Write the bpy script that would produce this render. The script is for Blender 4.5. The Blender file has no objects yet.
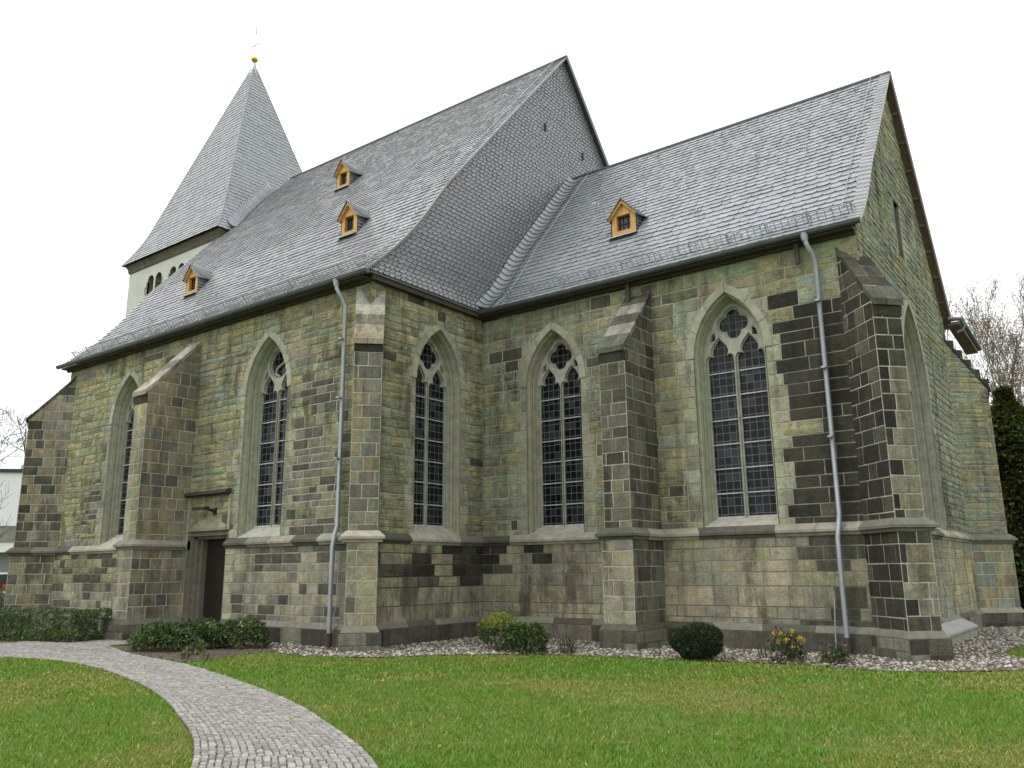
import bpy, bmesh, math, random
import numpy as np
from mathutils import Vector, Matrix, noise
from mathutils.geometry import tessellate_polygon

rnd = random.Random(7)
np.random.seed(7)
SC = bpy.context.scene
C = SC.collection
R = math.radians

# ------------------------------------------------------------------ camera
def make_camera():
    yaw, pit, rol = R(-36.849), R(12.741), R(-0.541)
    fw = Vector((math.sin(yaw)*math.cos(pit), math.cos(yaw)*math.cos(pit), math.sin(pit)))
    rt = Vector((math.cos(yaw), -math.sin(yaw), 0)); up = rt.cross(fw)
    rt2 = rt*math.cos(rol)+up*math.sin(rol); up2 = up*math.cos(rol)-rt*math.sin(rol)
    m = Matrix((rt2, up2, -fw)).transposed().to_4x4()
    cd = bpy.data.cameras.new('camera'); co = bpy.data.objects.new('camera', cd); C.objects.link(co)
    m.translation = Vector((14.617, -18.079, 1.694)); co.matrix_world = m
    cd.sensor_fit = 'HORIZONTAL'; cd.sensor_width = 36; cd.lens = 36*828.474/1024
    cd.clip_end = 3000; cd.clip_start = 0.05
    SC.camera = co
make_camera()

# ------------------------------------------------------------------ sky and sun (bright overcast)
SUN_EL, SUN_AZ = 52, 215          # azimuth clockwise from +Y (north)
def make_world():
    w = bpy.data.worlds.new('World'); SC.world = w; w.use_nodes = True
    nt = w.node_tree; nt.nodes.clear(); N = nt.nodes.new; L = nt.links.new
    out = N('ShaderNodeOutputWorld'); mix = N('ShaderNodeMixShader'); mix.inputs[0].default_value = 0.88
    sky = N('ShaderNodeTexSky'); sky.sky_type = 'NISHITA'; sky.sun_disc = False
    sky.sun_elevation = R(SUN_EL); sky.sun_rotation = R(SUN_AZ); sky.dust_density = 3
    b1 = N('ShaderNodeBackground'); b1.inputs[1].default_value = 0.1; L(sky.outputs[0], b1.inputs[0])
    tc = N('ShaderNodeTexCoord'); sp = N('ShaderNodeSeparateXYZ'); L(tc.outputs['Generated'], sp.inputs[0])
    ramp = N('ShaderNodeValToRGB'); e = ramp.color_ramp.elements
    e[0].position = 0.0; e[0].color = (0.90, 0.955, 1.0, 1)
    e[1].position = 1.0; e[1].color = (1.0, 1.0, 1.0, 1)
    m = e.new(0.25); m.color = (1.0, 1.0, 1.0, 1)
    L(sp.outputs[2], ramp.inputs[0])
    st = N('ShaderNodeMapRange'); st.inputs[1].default_value = 0; st.inputs[2].default_value = 1
    st.inputs[3].default_value = 1.02; st.inputs[4].default_value = 1.75; L(sp.outputs[2], st.inputs[0])
    nz = N('ShaderNodeTexNoise'); nz.inputs['Scale'].default_value = 2.2; nz.inputs['Detail'].default_value = 4
    L(tc.outputs['Generated'], nz.inputs['Vector'])
    nm = N('ShaderNodeMapRange'); nm.inputs[3].default_value = 0.9; nm.inputs[4].default_value = 1.1; L(nz.outputs[0], nm.inputs[0])
    mu = N('ShaderNodeMath'); mu.operation = 'MULTIPLY'; L(st.outputs[0], mu.inputs[0]); L(nm.outputs[0], mu.inputs[1])
    b2 = N('ShaderNodeBackground'); L(ramp.outputs[0], b2.inputs[0]); L(mu.outputs[0], b2.inputs[1])
    L(b1.outputs[0], mix.inputs[1]); L(b2.outputs[0], mix.inputs[2]); L(mix.outputs[0], out.inputs[0])
    sd = bpy.data.lights.new('sun', 'SUN'); so = bpy.data.objects.new('sun', sd); C.objects.link(so)
    sd.energy = 0.8; sd.angle = R(25); sd.color = (1.0, 0.96, 0.9)
    d = Vector((math.sin(R(SUN_AZ))*math.cos(R(SUN_EL)), math.cos(R(SUN_AZ))*math.cos(R(SUN_EL)), math.sin(R(SUN_EL))))
    so.rotation_euler = d.to_track_quat('Z', 'Y').to_euler(); so.location = d*60
make_world()
SC.view_settings.view_transform = 'Standard'; SC.view_settings.look = 'None'
SC.view_settings.exposure = 0.38; SC.view_settings.gamma = 1.0; SC.view_settings.use_curve_mapping = False

# ------------------------------------------------------------------ colour helpers
KW = 0.525     # a wall of albedo a shows about a*KW under this sky
def s2l(c):
    c /= 255.0
    return c/12.92 if c <= 0.04045 else ((c+0.055)/1.055)**2.4
def col(r, g, b, a=0.0, k=None):
    k = k or KW; q = [s2l(r)/k*.975, s2l(g)/k*.99, s2l(b)/k*1.07]; m = sum(q)/3; t = .24
    return (q[0]+(m-q[0])*t, q[1]+(m-q[1])*t, q[2]+(m-q[2])*t, a)
def jit(c, s=0.12, t=0.04):
    f = 1+rnd.uniform(-s, s)
    s *= .8; f = 1+rnd.uniform(-s, s)
    return (max(c[0]*f*(1+rnd.uniform(-t, t)), .004), max(c[1]*f*(1+rnd.uniform(-t, t)), .004), max(c[2]*f*(1+rnd.uniform(-t, t)), .004), c[3])
def mixc(a, b, t): return tuple(a[i]*(1-t)+b[i]*t for i in range(4))

# ------------------------------------------------------------------ materials
def new_mat(name):
    m = bpy.data.materials.new(name); m.use_nodes = True; nt = m.node_tree
    b = nt.nodes.get('Principled BSDF'); return m, nt, b
def ramp_node(nt, src, stops):
    r = nt.nodes.new('ShaderNodeValToRGB'); e = r.color_ramp.elements
    while len(e) < len(stops): e.new(0.5)
    for i, (p, c) in enumerate(stops):
        e[i].position = p; e[i].color = c if len(c) == 4 else (*c, 1)
    nt.links.new(src, r.inputs[0]); return r.outputs[0]
def noise_node(nt, vec, scale, detail=4, rough=0.6, dist=0.0):
    n = nt.nodes.new('ShaderNodeTexNoise'); n.inputs['Scale'].default_value = scale; n.inputs['Detail'].default_value = detail
    n.inputs['Roughness'].default_value = rough; n.inputs['Distortion'].default_value = dist
    nt.links.new(vec, n.inputs['Vector']); return n.outputs[0]
def mapping(nt, vec, scale):
    m = nt.nodes.new('ShaderNodeMapping'); m.inputs['Scale'].default_value = scale; nt.links.new(vec, m.inputs['Vector']); return m.outputs[0]
def math_node(nt, op, a, b=None, clamp=False):
    m = nt.nodes.new('ShaderNodeMath'); m.operation = op; m.use_clamp = clamp
    for i, x in enumerate((a, b)):
        if x is None: continue
        if isinstance(x, (int, float)): m.inputs[i].default_value = x
        else: nt.links.new(x, m.inputs[i])
    return m.outputs[0]
def mixrgb(nt, fac, a, b, mode='MIX'):
    m = nt.nodes.new('ShaderNodeMixRGB'); m.blend_type = mode
    for i, x in enumerate((fac, a, b)):
        if isinstance(x, (int, float)): m.inputs[i].default_value = x
        elif isinstance(x, tuple): m.inputs[i].default_value = x if len(x) == 4 else (*x, 1)
        else: nt.links.new(x, m.inputs[i])
    return m.outputs[0]
def bump(nt, b, h, dist, strength=1.0):
    n = nt.nodes.new('ShaderNodeBump'); n.inputs['Distance'].default_value = dist; n.inputs['Strength'].default_value = strength
    nt.links.new(h, n.inputs['Height']); nt.links.new(n.outputs[0], b.inputs['Normal'])
def objco(nt):
    return nt.nodes.new('ShaderNodeTexCoord').outputs['Object']
def attr(nt, name='Col'):
    a = nt.nodes.new('ShaderNodeAttribute'); a.attribute_name = name; return a

def mat_stone():
    m, nt, b = new_mat('sandstone'); o = objco(nt); a = attr(nt)
    rub = a.outputs['Alpha']
    fine = noise_node(nt, o, 26, 6, .7); mid = noise_node(nt, o, 4.5, 5, .65)
    strk = noise_node(nt, mapping(nt, o, (1.3, 1.3, 11)), 1.6, 6, .7, .6)
    f1 = ramp_node(nt, fine, [(.25, (.62,)*3), (.5, (1,)*3), (.8, (1.35, 1.33, 1.28))])
    f2 = ramp_node(nt, mid, [(.3, (.7, .7, .68)), (.55, (1, 1, 1)), (.75, (1.22, 1.2, 1.12))])
    c = mixrgb(nt, 1, a.outputs['Color'], f1, 'MULTIPLY'); c = mixrgb(nt, 1, c, f2, 'MULTIPLY')
    hue = ramp_node(nt, strk, [(.28, (.50, .58, .60)), (.37, (.82, 1.02, 1.12)), (.45, (.95, 1.04, 1.04)), (.52, (1.05, 1.02, .98)), (.60, (1.28, 1.18, .92)), (.67, (1.02, .98, .88)), (.74, (.52, .50, .48))])
    c = mixrgb(nt, rub, c, mixrgb(nt, 1, c, hue, 'MULTIPLY'))
    # soot, rain streaks and lichen: wear with a shape of its own
    soot = noise_node(nt, mapping(nt, o, (1, 1, .35)), 1.1, 7, .72)
    sm = ramp_node(nt, soot, [(.535, (0, 0, 0)), (.625, (.9,)*3)])
    c = mixrgb(nt, math_node(nt, 'MULTIPLY', sm, .74), c, (.050, .047, .036))
    big = ramp_node(nt, noise_node(nt, o, .55, 5, .6), [(.32, (.78, .80, .80)), (.5, (1, 1, 1)), (.68, (1.2, 1.18, 1.1))])
    rain = ramp_node(nt, noise_node(nt, mapping(nt, o, (3.2, 3.2, .28)), 1.0, 5, .65), [(.36, (.66, .66, .64)), (.5, (1, 1, 1)), (.7, (1.15, 1.15, 1.1))])
    c = mixrgb(nt, 1, mixrgb(nt, 1, c, big, 'MULTIPLY'), rain, 'MULTIPLY')
    lich = noise_node(nt, o, 60, 3, .8)
    lm = ramp_node(nt, lich, [(.66, (0, 0, 0)), (.74, (.55,)*3)])
    c = mixrgb(nt, math_node(nt, 'MULTIPLY', lm, .35), c, (.36, .36, .28))
    nt.links.new(c, b.inputs['Base Color']); b.inputs['Roughness'].default_value = .9; b.inputs['Specular IOR Level'].default_value = .25
    h = math_node(nt, 'ADD', math_node(nt, 'MULTIPLY', strk, math_node(nt, 'MULTIPLY', rub, 3.0)), math_node(nt, 'ADD', math_node(nt, 'MULTIPLY', fine, .6), mid))
    bump(nt, b, h, .032, 1.0); return m
def mat_mortar():
    m, nt, b = new_mat('mortar'); o = objco(nt); a = attr(nt)
    f = ramp_node(nt, noise_node(nt, o, 5, 5, .7), [(.3, (.45,)*3), (.5, (.9,)*3), (.7, (1.15,)*3)])
    nt.links.new(mixrgb(nt, 1, a.outputs['Color'], f, 'MULTIPLY'), b.inputs['Base Color'])
    b.inputs['Roughness'].default_value = .95; bump(nt, b, noise_node(nt, o, 60), .006); return m
def mat_attr(name, rough=.6, lo=.75, hi=1.25, scale=8, bmp=.004, metal=0.0, spec=.5, bscale=40):
    m, nt, b = new_mat(name); o = objco(nt); a = attr(nt)
    f = ramp_node(nt, noise_node(nt, o, scale, 5, .65), [(.25, (lo,)*3), (.75, (hi,)*3)])
    nt.links.new(mixrgb(nt, 1, a.outputs['Color'], f, 'MULTIPLY'), b.inputs['Base Color'])
    b.inputs['Roughness'].default_value = rough; b.inputs['Metallic'].default_value = metal; b.inputs['Specular IOR Level'].default_value = spec
    if bmp: bump(nt, b, noise_node(nt, o, bscale), bmp)
    return m
def mat_flat(name, c, rough=.6, lo=.8, hi=1.2, scale=6, bmp=.003, metal=0.0, spec=.5, stretch=None, bscale=30):
    m, nt, b = new_mat(name); o = objco(nt)
    v = mapping(nt, o, stretch) if stretch else o
    f = ramp_node(nt, noise_node(nt, v, scale, 5, .65), [(.25, tuple(x*lo for x in c[:3])), (.75, tuple(x*hi for x in c[:3]))])
    nt.links.new(f, b.inputs['Base Color']); b.inputs['Roughness'].default_value = rough; b.inputs['Metallic'].default_value = metal
    b.inputs['Specular IOR Level'].default_value = spec
    if bmp: bump(nt, b, noise_node(nt, v, bscale), bmp)
    return m
def mat_glass():
    m, nt, b = new_mat('leaded_glass'); a = attr(nt); uv = a.outputs['Color']   # Col.r counts panes across, Col.g panes up
    fr = nt.nodes.new('ShaderNodeVectorMath'); fr.operation = 'FRACTION'; nt.links.new(uv, fr.inputs[0])
    fl = nt.nodes.new('ShaderNodeVectorMath'); fl.operation = 'FLOOR'; nt.links.new(uv, fl.inputs[0])
    sp = nt.nodes.new('ShaderNodeSeparateXYZ'); nt.links.new(fr.outputs[0], sp.inputs[0])
    def line(s, w):
        d = math_node(nt, 'ABSOLUTE', math_node(nt, 'SUBTRACT', s, .5)); return math_node(nt, 'GREATER_THAN', d, .5-w)
    lead = math_node(nt, 'MAXIMUM', line(sp.outputs[0], .042), line(sp.outputs[1], .042))
    wn = nt.nodes.new('ShaderNodeTexWhiteNoise'); nt.links.new(fl.outputs[0], wn.inputs['Vector'])
    pane = ramp_node(nt, wn.outputs['Value'], [(0, (.004, .005, .006)), (.6, (.010, .013, .015)), (1, (.035, .042, .046))])
    nt.links.new(mixrgb(nt, lead, pane, (.11, .12, .125)), b.inputs['Base Color'])
    nt.links.new(math_node(nt, 'ADD', math_node(nt, 'MULTIPLY', lead, .4), .16), b.inputs['Roughness'])
    b.inputs['Specular IOR Level'].default_value = .19
    g = nt.nodes.new('ShaderNodeNewGeometry')
    ad = nt.nodes.new('ShaderNodeVectorMath'); ad.operation = 'SUBTRACT'; nt.links.new(wn.outputs['Color'], ad.inputs[0]); ad.inputs[1].default_value = (.5, .5, .5)
    sc = nt.nodes.new('ShaderNodeVectorMath'); sc.operation = 'SCALE'; nt.links.new(ad.outputs[0], sc.inputs[0]); sc.inputs['Scale'].default_value = .10
    a2 = nt.nodes.new('ShaderNodeVectorMath'); a2.operation = 'ADD'; nt.links.new(g.outputs['Normal'], a2.inputs[0]); nt.links.new(sc.outputs[0], a2.inputs[1])
    n2 = nt.nodes.new('ShaderNodeVectorMath'); n2.operation = 'NORMALIZE'; nt.links.new(a2.outputs[0], n2.inputs[0])
    nt.links.new(n2.outputs[0], b.inputs['Normal']); return m
def mat_leaf(name):
    m, nt, b = new_mat(name); a = attr(nt)
    nt.links.new(a.outputs['Color'], b.inputs['Base Color']); b.inputs['Roughness'].default_value = .42
    b.inputs['Specular IOR Level'].default_value = .45
    tr = nt.nodes.new('ShaderNodeBsdfTranslucent'); nt.links.new(mixrgb(nt, 1, a.outputs['Color'], (1.3, 1.5, .5), 'MULTIPLY'), tr.inputs[0])
    mx = nt.nodes.new('ShaderNodeMixShader'); mx.inputs[0].default_value = .22
    out = nt.nodes['Material Output']; nt.links.new(b.outputs[0], mx.inputs[1]); nt.links.new(tr.outputs[0], mx.inputs[2]); nt.links.new(mx.outputs[0], out.inputs[0])
    return m
def mat_ground():
    m, nt, b = new_mat('turf'); o = objco(nt)
    c = ramp_node(nt, noise_node(nt, o, .55, 6, .65), [(.3, (.085, .150, .022)), (.5, (.115, .150, .030)), (.7, (.16, .150, .055))])
    c = mixrgb(nt, 1, c, ramp_node(nt, noise_node(nt, o, 30, 4), [(.3, (.6,)*3), (.7, (1.3,)*3)]), 'MULTIPLY')
    nt.links.new(c, b.inputs['Base Color']); b.inputs['Roughness'].default_value = 1; b.inputs['Specular IOR Level'].default_value = .1
    bump(nt, b, noise_node(nt, o, 40, 6), .03); return m
M = dict(stone=mat_stone(), mortar=mat_mortar(), glass=mat_glass(), leaf=mat_leaf('foliage'),
    trim=mat_attr('dressed_stone', .88, .68, 1.22, 5, .006, spec=.25),
    slate=mat_attr('slate', .33, .78, 1.2, 9, .004, spec=.6),
    sett=mat_attr('granite_sett', .75, .7, 1.25, 14, .006),
    pebble=mat_attr('pebble', .8, .8, 1.2, 20, .003),
    grass=mat_leaf('grass_blade'),
    pale_bark=mat_flat('pale_bark', (.17, .145, .12), .9, .6, 1.4, 6, .01),
    bark=mat_flat('bark', (.075, .06, .05), .9, .6, 1.4, 6, .01),
    zinc=mat_flat('zinc', (.34, .37, .39), .45, .85, 1.12, 4, .001, .55),
    dzinc=mat_flat('weathered_zinc', (.105, .125, .125), .5, .8, 1.2, 3, .001, .4),
    iron=mat_flat('cast_iron', (.05, .032, .025), .7),
    black=mat_flat('dark_metal_and_void', (.018, .018, .02), .5),
    hook=mat_flat('steel_hook', (.36, .38, .40), .4, metal=.5, bmp=0),
    wood=mat_flat('larch_board', (.58, .32, .085), .65, .6, 1.25, 3, .004, stretch=(7, 7, 1)),
    eave=mat_flat('eave_timber', (.045, .038, .028), .8, .7, 1.3, 5, .003),
    soffit=mat_flat('stained_soffit', (.135, .098, .072), .7, .7, 1.3, 4, .003),
    door=mat_flat('oak_door', (.016, .0115, .0085), .5, .7, 1.4, 4, .004, stretch=(1, 1, 14)),
    render=mat_flat('lime_render', (.50, .53, .48), .9, .82, 1.08, 1.2, .006),
    tcorn=mat_flat('mossy_cornice', (.115, .105, .08), .9, .6, 1.4, 3, .01),
    white=mat_flat('white_render', (.80, .82, .83), .8, .95, 1.03, 1, .002),
    grey=mat_flat('grey_cladding', (.22, .23, .23), .8),
    tile=mat_flat('dark_roof_tile', (.10, .10, .075), .8, .5, 1.5, 3, .01),
    soil=mat_flat('bare_soil', (.125, .102, .078), 1, .6, 1.35, 9, .03, spec=.1),
    bed=mat_flat('gravel_bed', (.125, .105, .08), 1, .5, 1.4, 14, .03, spec=.1),
    joint=mat_flat('sand_joint', (.13, .105, .08), 1, .6, 1.4, 10, .01, spec=.1),
    concrete=mat_flat('concrete', (.29, .30, .28), .85, .8, 1.12, 3, .004),
    gold=mat_flat('gilding', (.75, .52, .10), .3, metal=.8, bmp=0),
    copper=mat_flat('pale_metal', (.62, .66, .70), .4, metal=.4, bmp=0),
    pane=mat_flat('window_pane', (.02, .025, .03), .08, bmp=0),
    red=mat_flat('red_paint', (.5, .03, .03), .5, bmp=0), green=mat_flat('green_paint', (.02, .2, .06), .5, bmp=0),
    ground=mat_ground())
MI = {}

# ------------------------------------------------------------------ mesh builder
class MB:
    def __init__(s): s.v = []; s.f = []; s.m = []; s.c = []
    def add(s, pts, faces, mat=0, c=(.5, .5, .5, 0)):
        b = len(s.v); s.v.extend([tuple(p) for p in pts]); s.c.extend([c]*len(pts))
        for f in faces: s.f.append(tuple(b+i for i in f)); s.m.append(mat)
    def poly(s, pts, mat=0, c=(.5, .5, .5, 0)): s.add(pts, [tuple(range(len(pts)))], mat, c)
    def hexa(s, p, mat=0, c=(.5, .5, .5, 0)):
        s.add(p, [(0, 3, 2, 1), (4, 5, 6, 7), (0, 1, 5, 4), (1, 2, 6, 5), (2, 3, 7, 6), (3, 0, 4, 7)], mat, c)
    def box(s, x0, x1, y0, y1, z0, z1, mat=0, c=(.5, .5, .5, 0)):
        s.hexa([(x0, y0, z0), (x1, y0, z0), (x1, y1, z0), (x0, y1, z0), (x0, y0, z1), (x1, y0, z1), (x1, y1, z1), (x0, y1, z1)], mat, c)
    def fbox(s, fr, u0, u1, v0, v1, d0, d1, mat=0, c=(.5, .5, .5, 0)):
        s.hexa([fr.p(u0, v0, d0), fr.p(u1, v0, d0), fr.p(u1, v0, d1), fr.p(u0, v0, d1), fr.p(u0, v1, d0), fr.p(u1, v1, d0), fr.p(u1, v1, d1), fr.p(u0, v1, d1)], mat, c)
    def prism(s, A, B, mat=0, c=(.5, .5, .5, 0)):
        n = len(A); s.add(list(A)+list(B), [tuple(range(n-1, -1, -1)), tuple(range(n, 2*n))]+[(i, (i+1) % n, n+(i+1) % n, n+i) for i in range(n)], mat, c)
    def strip(s, rows, mat=0, c=(.5, .5, .5, 0), closed=False):
        n = len(rows[0]); pts = [p for r in rows for p in r]; F = []
        for i in range(len(rows)-1):
            for j in range(n if closed else n-1):
                k = (j+1) % n; F.append((i*n+j, i*n+k, (i+1)*n+k, (i+1)*n+j))
        s.add(pts, F, mat, c)
    def tube(s, pts, r, n=6, mat=0, c=(.5, .5, .5, 0), cap=True):
        pts = [Vector(p) for p in pts]; rs = r if isinstance(r, (list, tuple)) else [r]*len(pts); rows = []; ref = None
        for i, p in enumerate(pts):
            t = (pts[min(i+1, len(pts)-1)]-pts[max(i-1, 0)]).normalized()
            if ref is None: ref = Vector((0, 0, 1)) if abs(t.z) < .9 else Vector((1, 0, 0))
            a = (ref-t*ref.dot(t)).normalized(); b = t.cross(a); ref = a
            rows.append([p+(a*math.cos(2*math.pi*k/n)+b*math.sin(2*math.pi*k/n))*rs[i] for k in range(n)])
        s.strip(rows, mat, c, True)
        if cap:
            s.poly(rows[0][::-1], mat, c); s.poly(rows[-1], mat, c)
    def build(s, name, mats, parent=None, smooth=False, label=None):
        me = bpy.data.meshes.new(name); me.from_pydata(s.v, [], s.f)
        for m in (mats if isinstance(mats, (list, tuple)) else [mats]): me.materials.append(M[m])
        me.polygons.foreach_set('material_index', s.m)
        at = me.color_attributes.new('Col', 'FLOAT_COLOR', 'POINT'); at.data.foreach_set('color', np.array(s.c, dtype=np.float32).ravel())
        if smooth: me.polygons.foreach_set('use_smooth', [True]*len(s.f))
        me.update(); o = bpy.data.objects.new(name, me); C.objects.link(o)
        if parent:
            o.parent = parent; o.matrix_parent_inverse = parent.matrix_world.inverted()
        if label: o['label'] = label
        return o
class Fr:
    def __init__(s, o, U, V, N): s.o = Vector(o); s.U = Vector(U).normalized(); s.V = Vector(V).normalized(); s.N = Vector(N).normalized()
    def p(s, u, v, d=0.0): return s.o+s.U*u+s.V*v+s.N*d
Z = (0, 0, 1)
def tag(o, label=None, cat=None, group=None, kind=None):
    for k, v in (('label', label), ('category', cat), ('group', group), ('kind', kind)):
        if v: o[k] = v
    return o
def empty(name, loc, label=None, cat=None, group=None):
    o = bpy.data.objects.new(name, None); C.objects.link(o); o.location = loc; bpy.context.view_layer.update(); return tag(o, label, cat, group)

# ------------------------------------------------------------------ dimensions of the church
D = 4.42; LX = 10.48; WX = -15.4; YC = 5.05; HC = 15.3; NY = 10.1; YN = 4.66; HN = 19.96; NNY = 13.74; HE = 9.0
STR = 2.47; PL = 0.46; LOW = 0.06; EAV = 0.32
S2 = math.sqrt(.5)

class Arch:
    """pointed opening in a wall frame: centre u, half width, springing, bottom, top of sill"""
    def __init__(s, c, hw, zb, zs, zg): s.c = c; s.hw = hw; s.zb = zb; s.zs = zs; s.zg = zg; s.R = 2*hw; s.apex = zs+math.sqrt(s.R**2-(s.R-hw)**2)
    def half(s, v, ins=0.0):
        if v <= s.zs: return s.hw-ins
        q = (s.R-ins)**2-(v-s.zs)**2
        return max(math.sqrt(max(q, 0))-(s.R-s.hw), 0)
    def span(s, v):
        if v < s.zb-1e-4 or v > s.apex+1e-4: return None
        h = s.half(v); h = h+.015 if h > 0 else 0; return (s.c-h, s.c+h)
    def levels(s): return [s.zb, s.zs, s.apex]
    def contour(s, ins, zb=None, n=9):
        Rr = s.R-ins; q = s.R-s.hw; a1 = math.acos(min(q/Rr, 1)); out = [(s.c-s.hw+ins, s.zb if zb is None else zb)]
        for i in range(n+1):
            a = a1*i/n; out.append((s.c+q-Rr*math.cos(a), s.zs+Rr*math.sin(a)))
        for i in range(n-1, -1, -1):
            a = a1*i/n; out.append((s.c-q+Rr*math.cos(a), s.zs+Rr*math.sin(a)))
        out.append((s.c+s.hw-ins, s.zb if zb is None else zb)); return out
class Rect:
    def __init__(s, l, r, zb, zt): s.l = l; s.r = r; s.zb = zb; s.zt = zt; s.c = (l+r)/2
    def span(s, v): return (s.l, s.r) if s.zb-1e-4 <= v <= s.zt+1e-4 else None
    def levels(s): return [s.zb, s.zt]

JAMB = col(116, 117, 92)
def masonry(mb, fr, v0, v1, ch, bl, style, rng, ops=(), quoin=None, must=(), gap=None):
    """lays courses of blocks; style(u,v,len)->(block colour, mortar colour, gap, raise)"""
    lv = sorted(set([v0, v1]+[x for o in ops for x in o.levels() if v0 < x < v1]+[x for x in must if v0 < x < v1])); lines = [v0]
    for a, b in zip(lv, lv[1:]):
        n = max(1, round((b-a)/((ch[0]+ch[1])/2))); w = [rnd.uniform(*ch) for _ in range(n)]; t = sum(w); z = a
        for q in w[:-1]: z += q*(b-a)/t; lines.append(z)
        lines.append(b)
    for a, b in zip(lines, lines[1:]):
        ea, eb = a+1e-3, b-1e-3
        la, ra = rng(ea); lb, rb = rng(eb)
        pieces = [[la, lb, ra, rb, 0, 0]]
        for o in ops:
            sa, sb = o.span(ea), o.span(eb)
            if not sa and not sb: continue
            sa = sa or (o.c, o.c); sb = sb or (o.c, o.c); nx = []
            for P in pieces:
                if P[0] < o.c < P[2]:
                    nx.append([P[0], P[1], sa[0], sb[0], P[4], 1]); nx.append([sa[1], sb[1], P[2], P[3], 1, P[5]])
                else: nx.append(P)
            pieces = nx
        for (pla, plb, pra, prb, jl, jr) in pieces:
            if pra-pla < .02 and prb-plb < .02: continue
            s, e = max(pla, plb), min(pra, prb)
            cuts = []
            if e-s > .12:
                x = s+rnd.uniform(*bl)*rnd.uniform(.3, 1)
                if jl: x = s+rnd.choice((.20, .34, .42))
                end = e-(rnd.choice((.20, .34, .42)) if jr else .08)
                while x < end: cuts.append(x); x += rnd.uniform(*bl)
                if jr and end > s+.05 and (not cuts or end-cuts[-1] > .03): cuts.append(end)
            E = [(pla, plb)]+[(x, x) for x in cuts]+[(pra, prb)]
            mc = None
            for i in range(len(E)-1):
                (a0, b0), (a1, b1) = E[i], E[i+1]
                um = (a0+a1+b0+b1)/4; vm = (a+b)/2
                c, mcol, g, ra_ = style(um, vm, max(a1-a0, b1-b0))
                if quoin and ((jl and i == 0) or (jr and i == len(E)-2)): c, mcol, g, ra_ = quoin()
                mb.add([fr.p(a0, a, 0), fr.p(a1, a, 0), fr.p(b1, b, 0), fr.p(b0, b, 0)], [(0, 1, 2, 3)], 1, mcol)
                h = g/2; j = lambda: rnd.uniform(0, g*.45)
                P = [(a0+h+j(), a+h+j()), (a1-h-j(), a+h+j()), (b1-h-j(), b-h-j()), (b0+h+j(), b-h-j())]
                if P[1][0]-P[0][0] < .015 and P[2][0]-P[3][0] < .015: continue
                cx = sum(p[0] for p in P)/4; cy = sum(p[1] for p in P)/4
                w = max(P[1][0]-P[0][0], P[2][0]-P[3][0], .03); hh = b-a; bv = .010
                Q = [(cx+(p[0]-cx)*(1-2*bv/w), cy+(p[1]-cy)*(1-2*bv/hh)) for p in P]
                rr = [ra_*rnd.uniform(.7, 1.3) for _ in range(4)]
                pts = [fr.p(p[0], p[1], -.004) for p in P]+[fr.p(q[0], q[1], rr[k]) for k, q in enumerate(Q)]
                nu = max(2, min(8, int(w/.09))); nv_ = 3 if hh > .2 else 2; amp = .005+.030*c[3]; sd = rnd.uniform(0, 90); cn = [pts[4], pts[5], pts[6], pts[7]]; gp = []
                for jj in range(nv_+1):
                    for ii in range(nu+1):
                        a_, b_ = ii/nu, jj/nv_; P_ = (cn[0]*(1-a_)+cn[1]*a_)*(1-b_)+(cn[3]*(1-a_)+cn[2]*a_)*b_
                        dd = noise.noise(Vector((P_.x*2.6+P_.y*2.6+sd*.2, P_.z*8, sd)))*amp
                        e_ = 1 if (0 < ii < nu and 0 < jj < nv_) else .55
                        gp.append(P_+fr.N*(dd*e_+(.35*amp if e_ == 1 else 0)))
                W_ = nu+1; ring = list(range(W_))+[W_*q+nu for q in range(1, nv_+1)]+[W_*nv_+q for q in range(nu-1, -1, -1)]+[W_*q for q in range(nv_-1, 0, -1)]
                out = []
                for q in ring:
                    jj, ii = divmod(q, W_); a_, b_ = ii/nu, jj/nv_; out.append((pts[0]*(1-a_)+pts[1]*a_)*(1-b_)+(pts[3]*(1-a_)+pts[2]*a_)*b_)
                G_ = len(gp); nr_ = len(ring)
                F_ = [(jj*W_+ii, jj*W_+ii+1, (jj+1)*W_+ii+1, (jj+1)*W_+ii) for jj in range(nv_) for ii in range(nu)]+[(G_+q, G_+(q+1) % nr_, ring[(q+1) % nr_], ring[q]) for q in range(nr_)]
                mb.add(gp+out, F_, 0, c)

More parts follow.
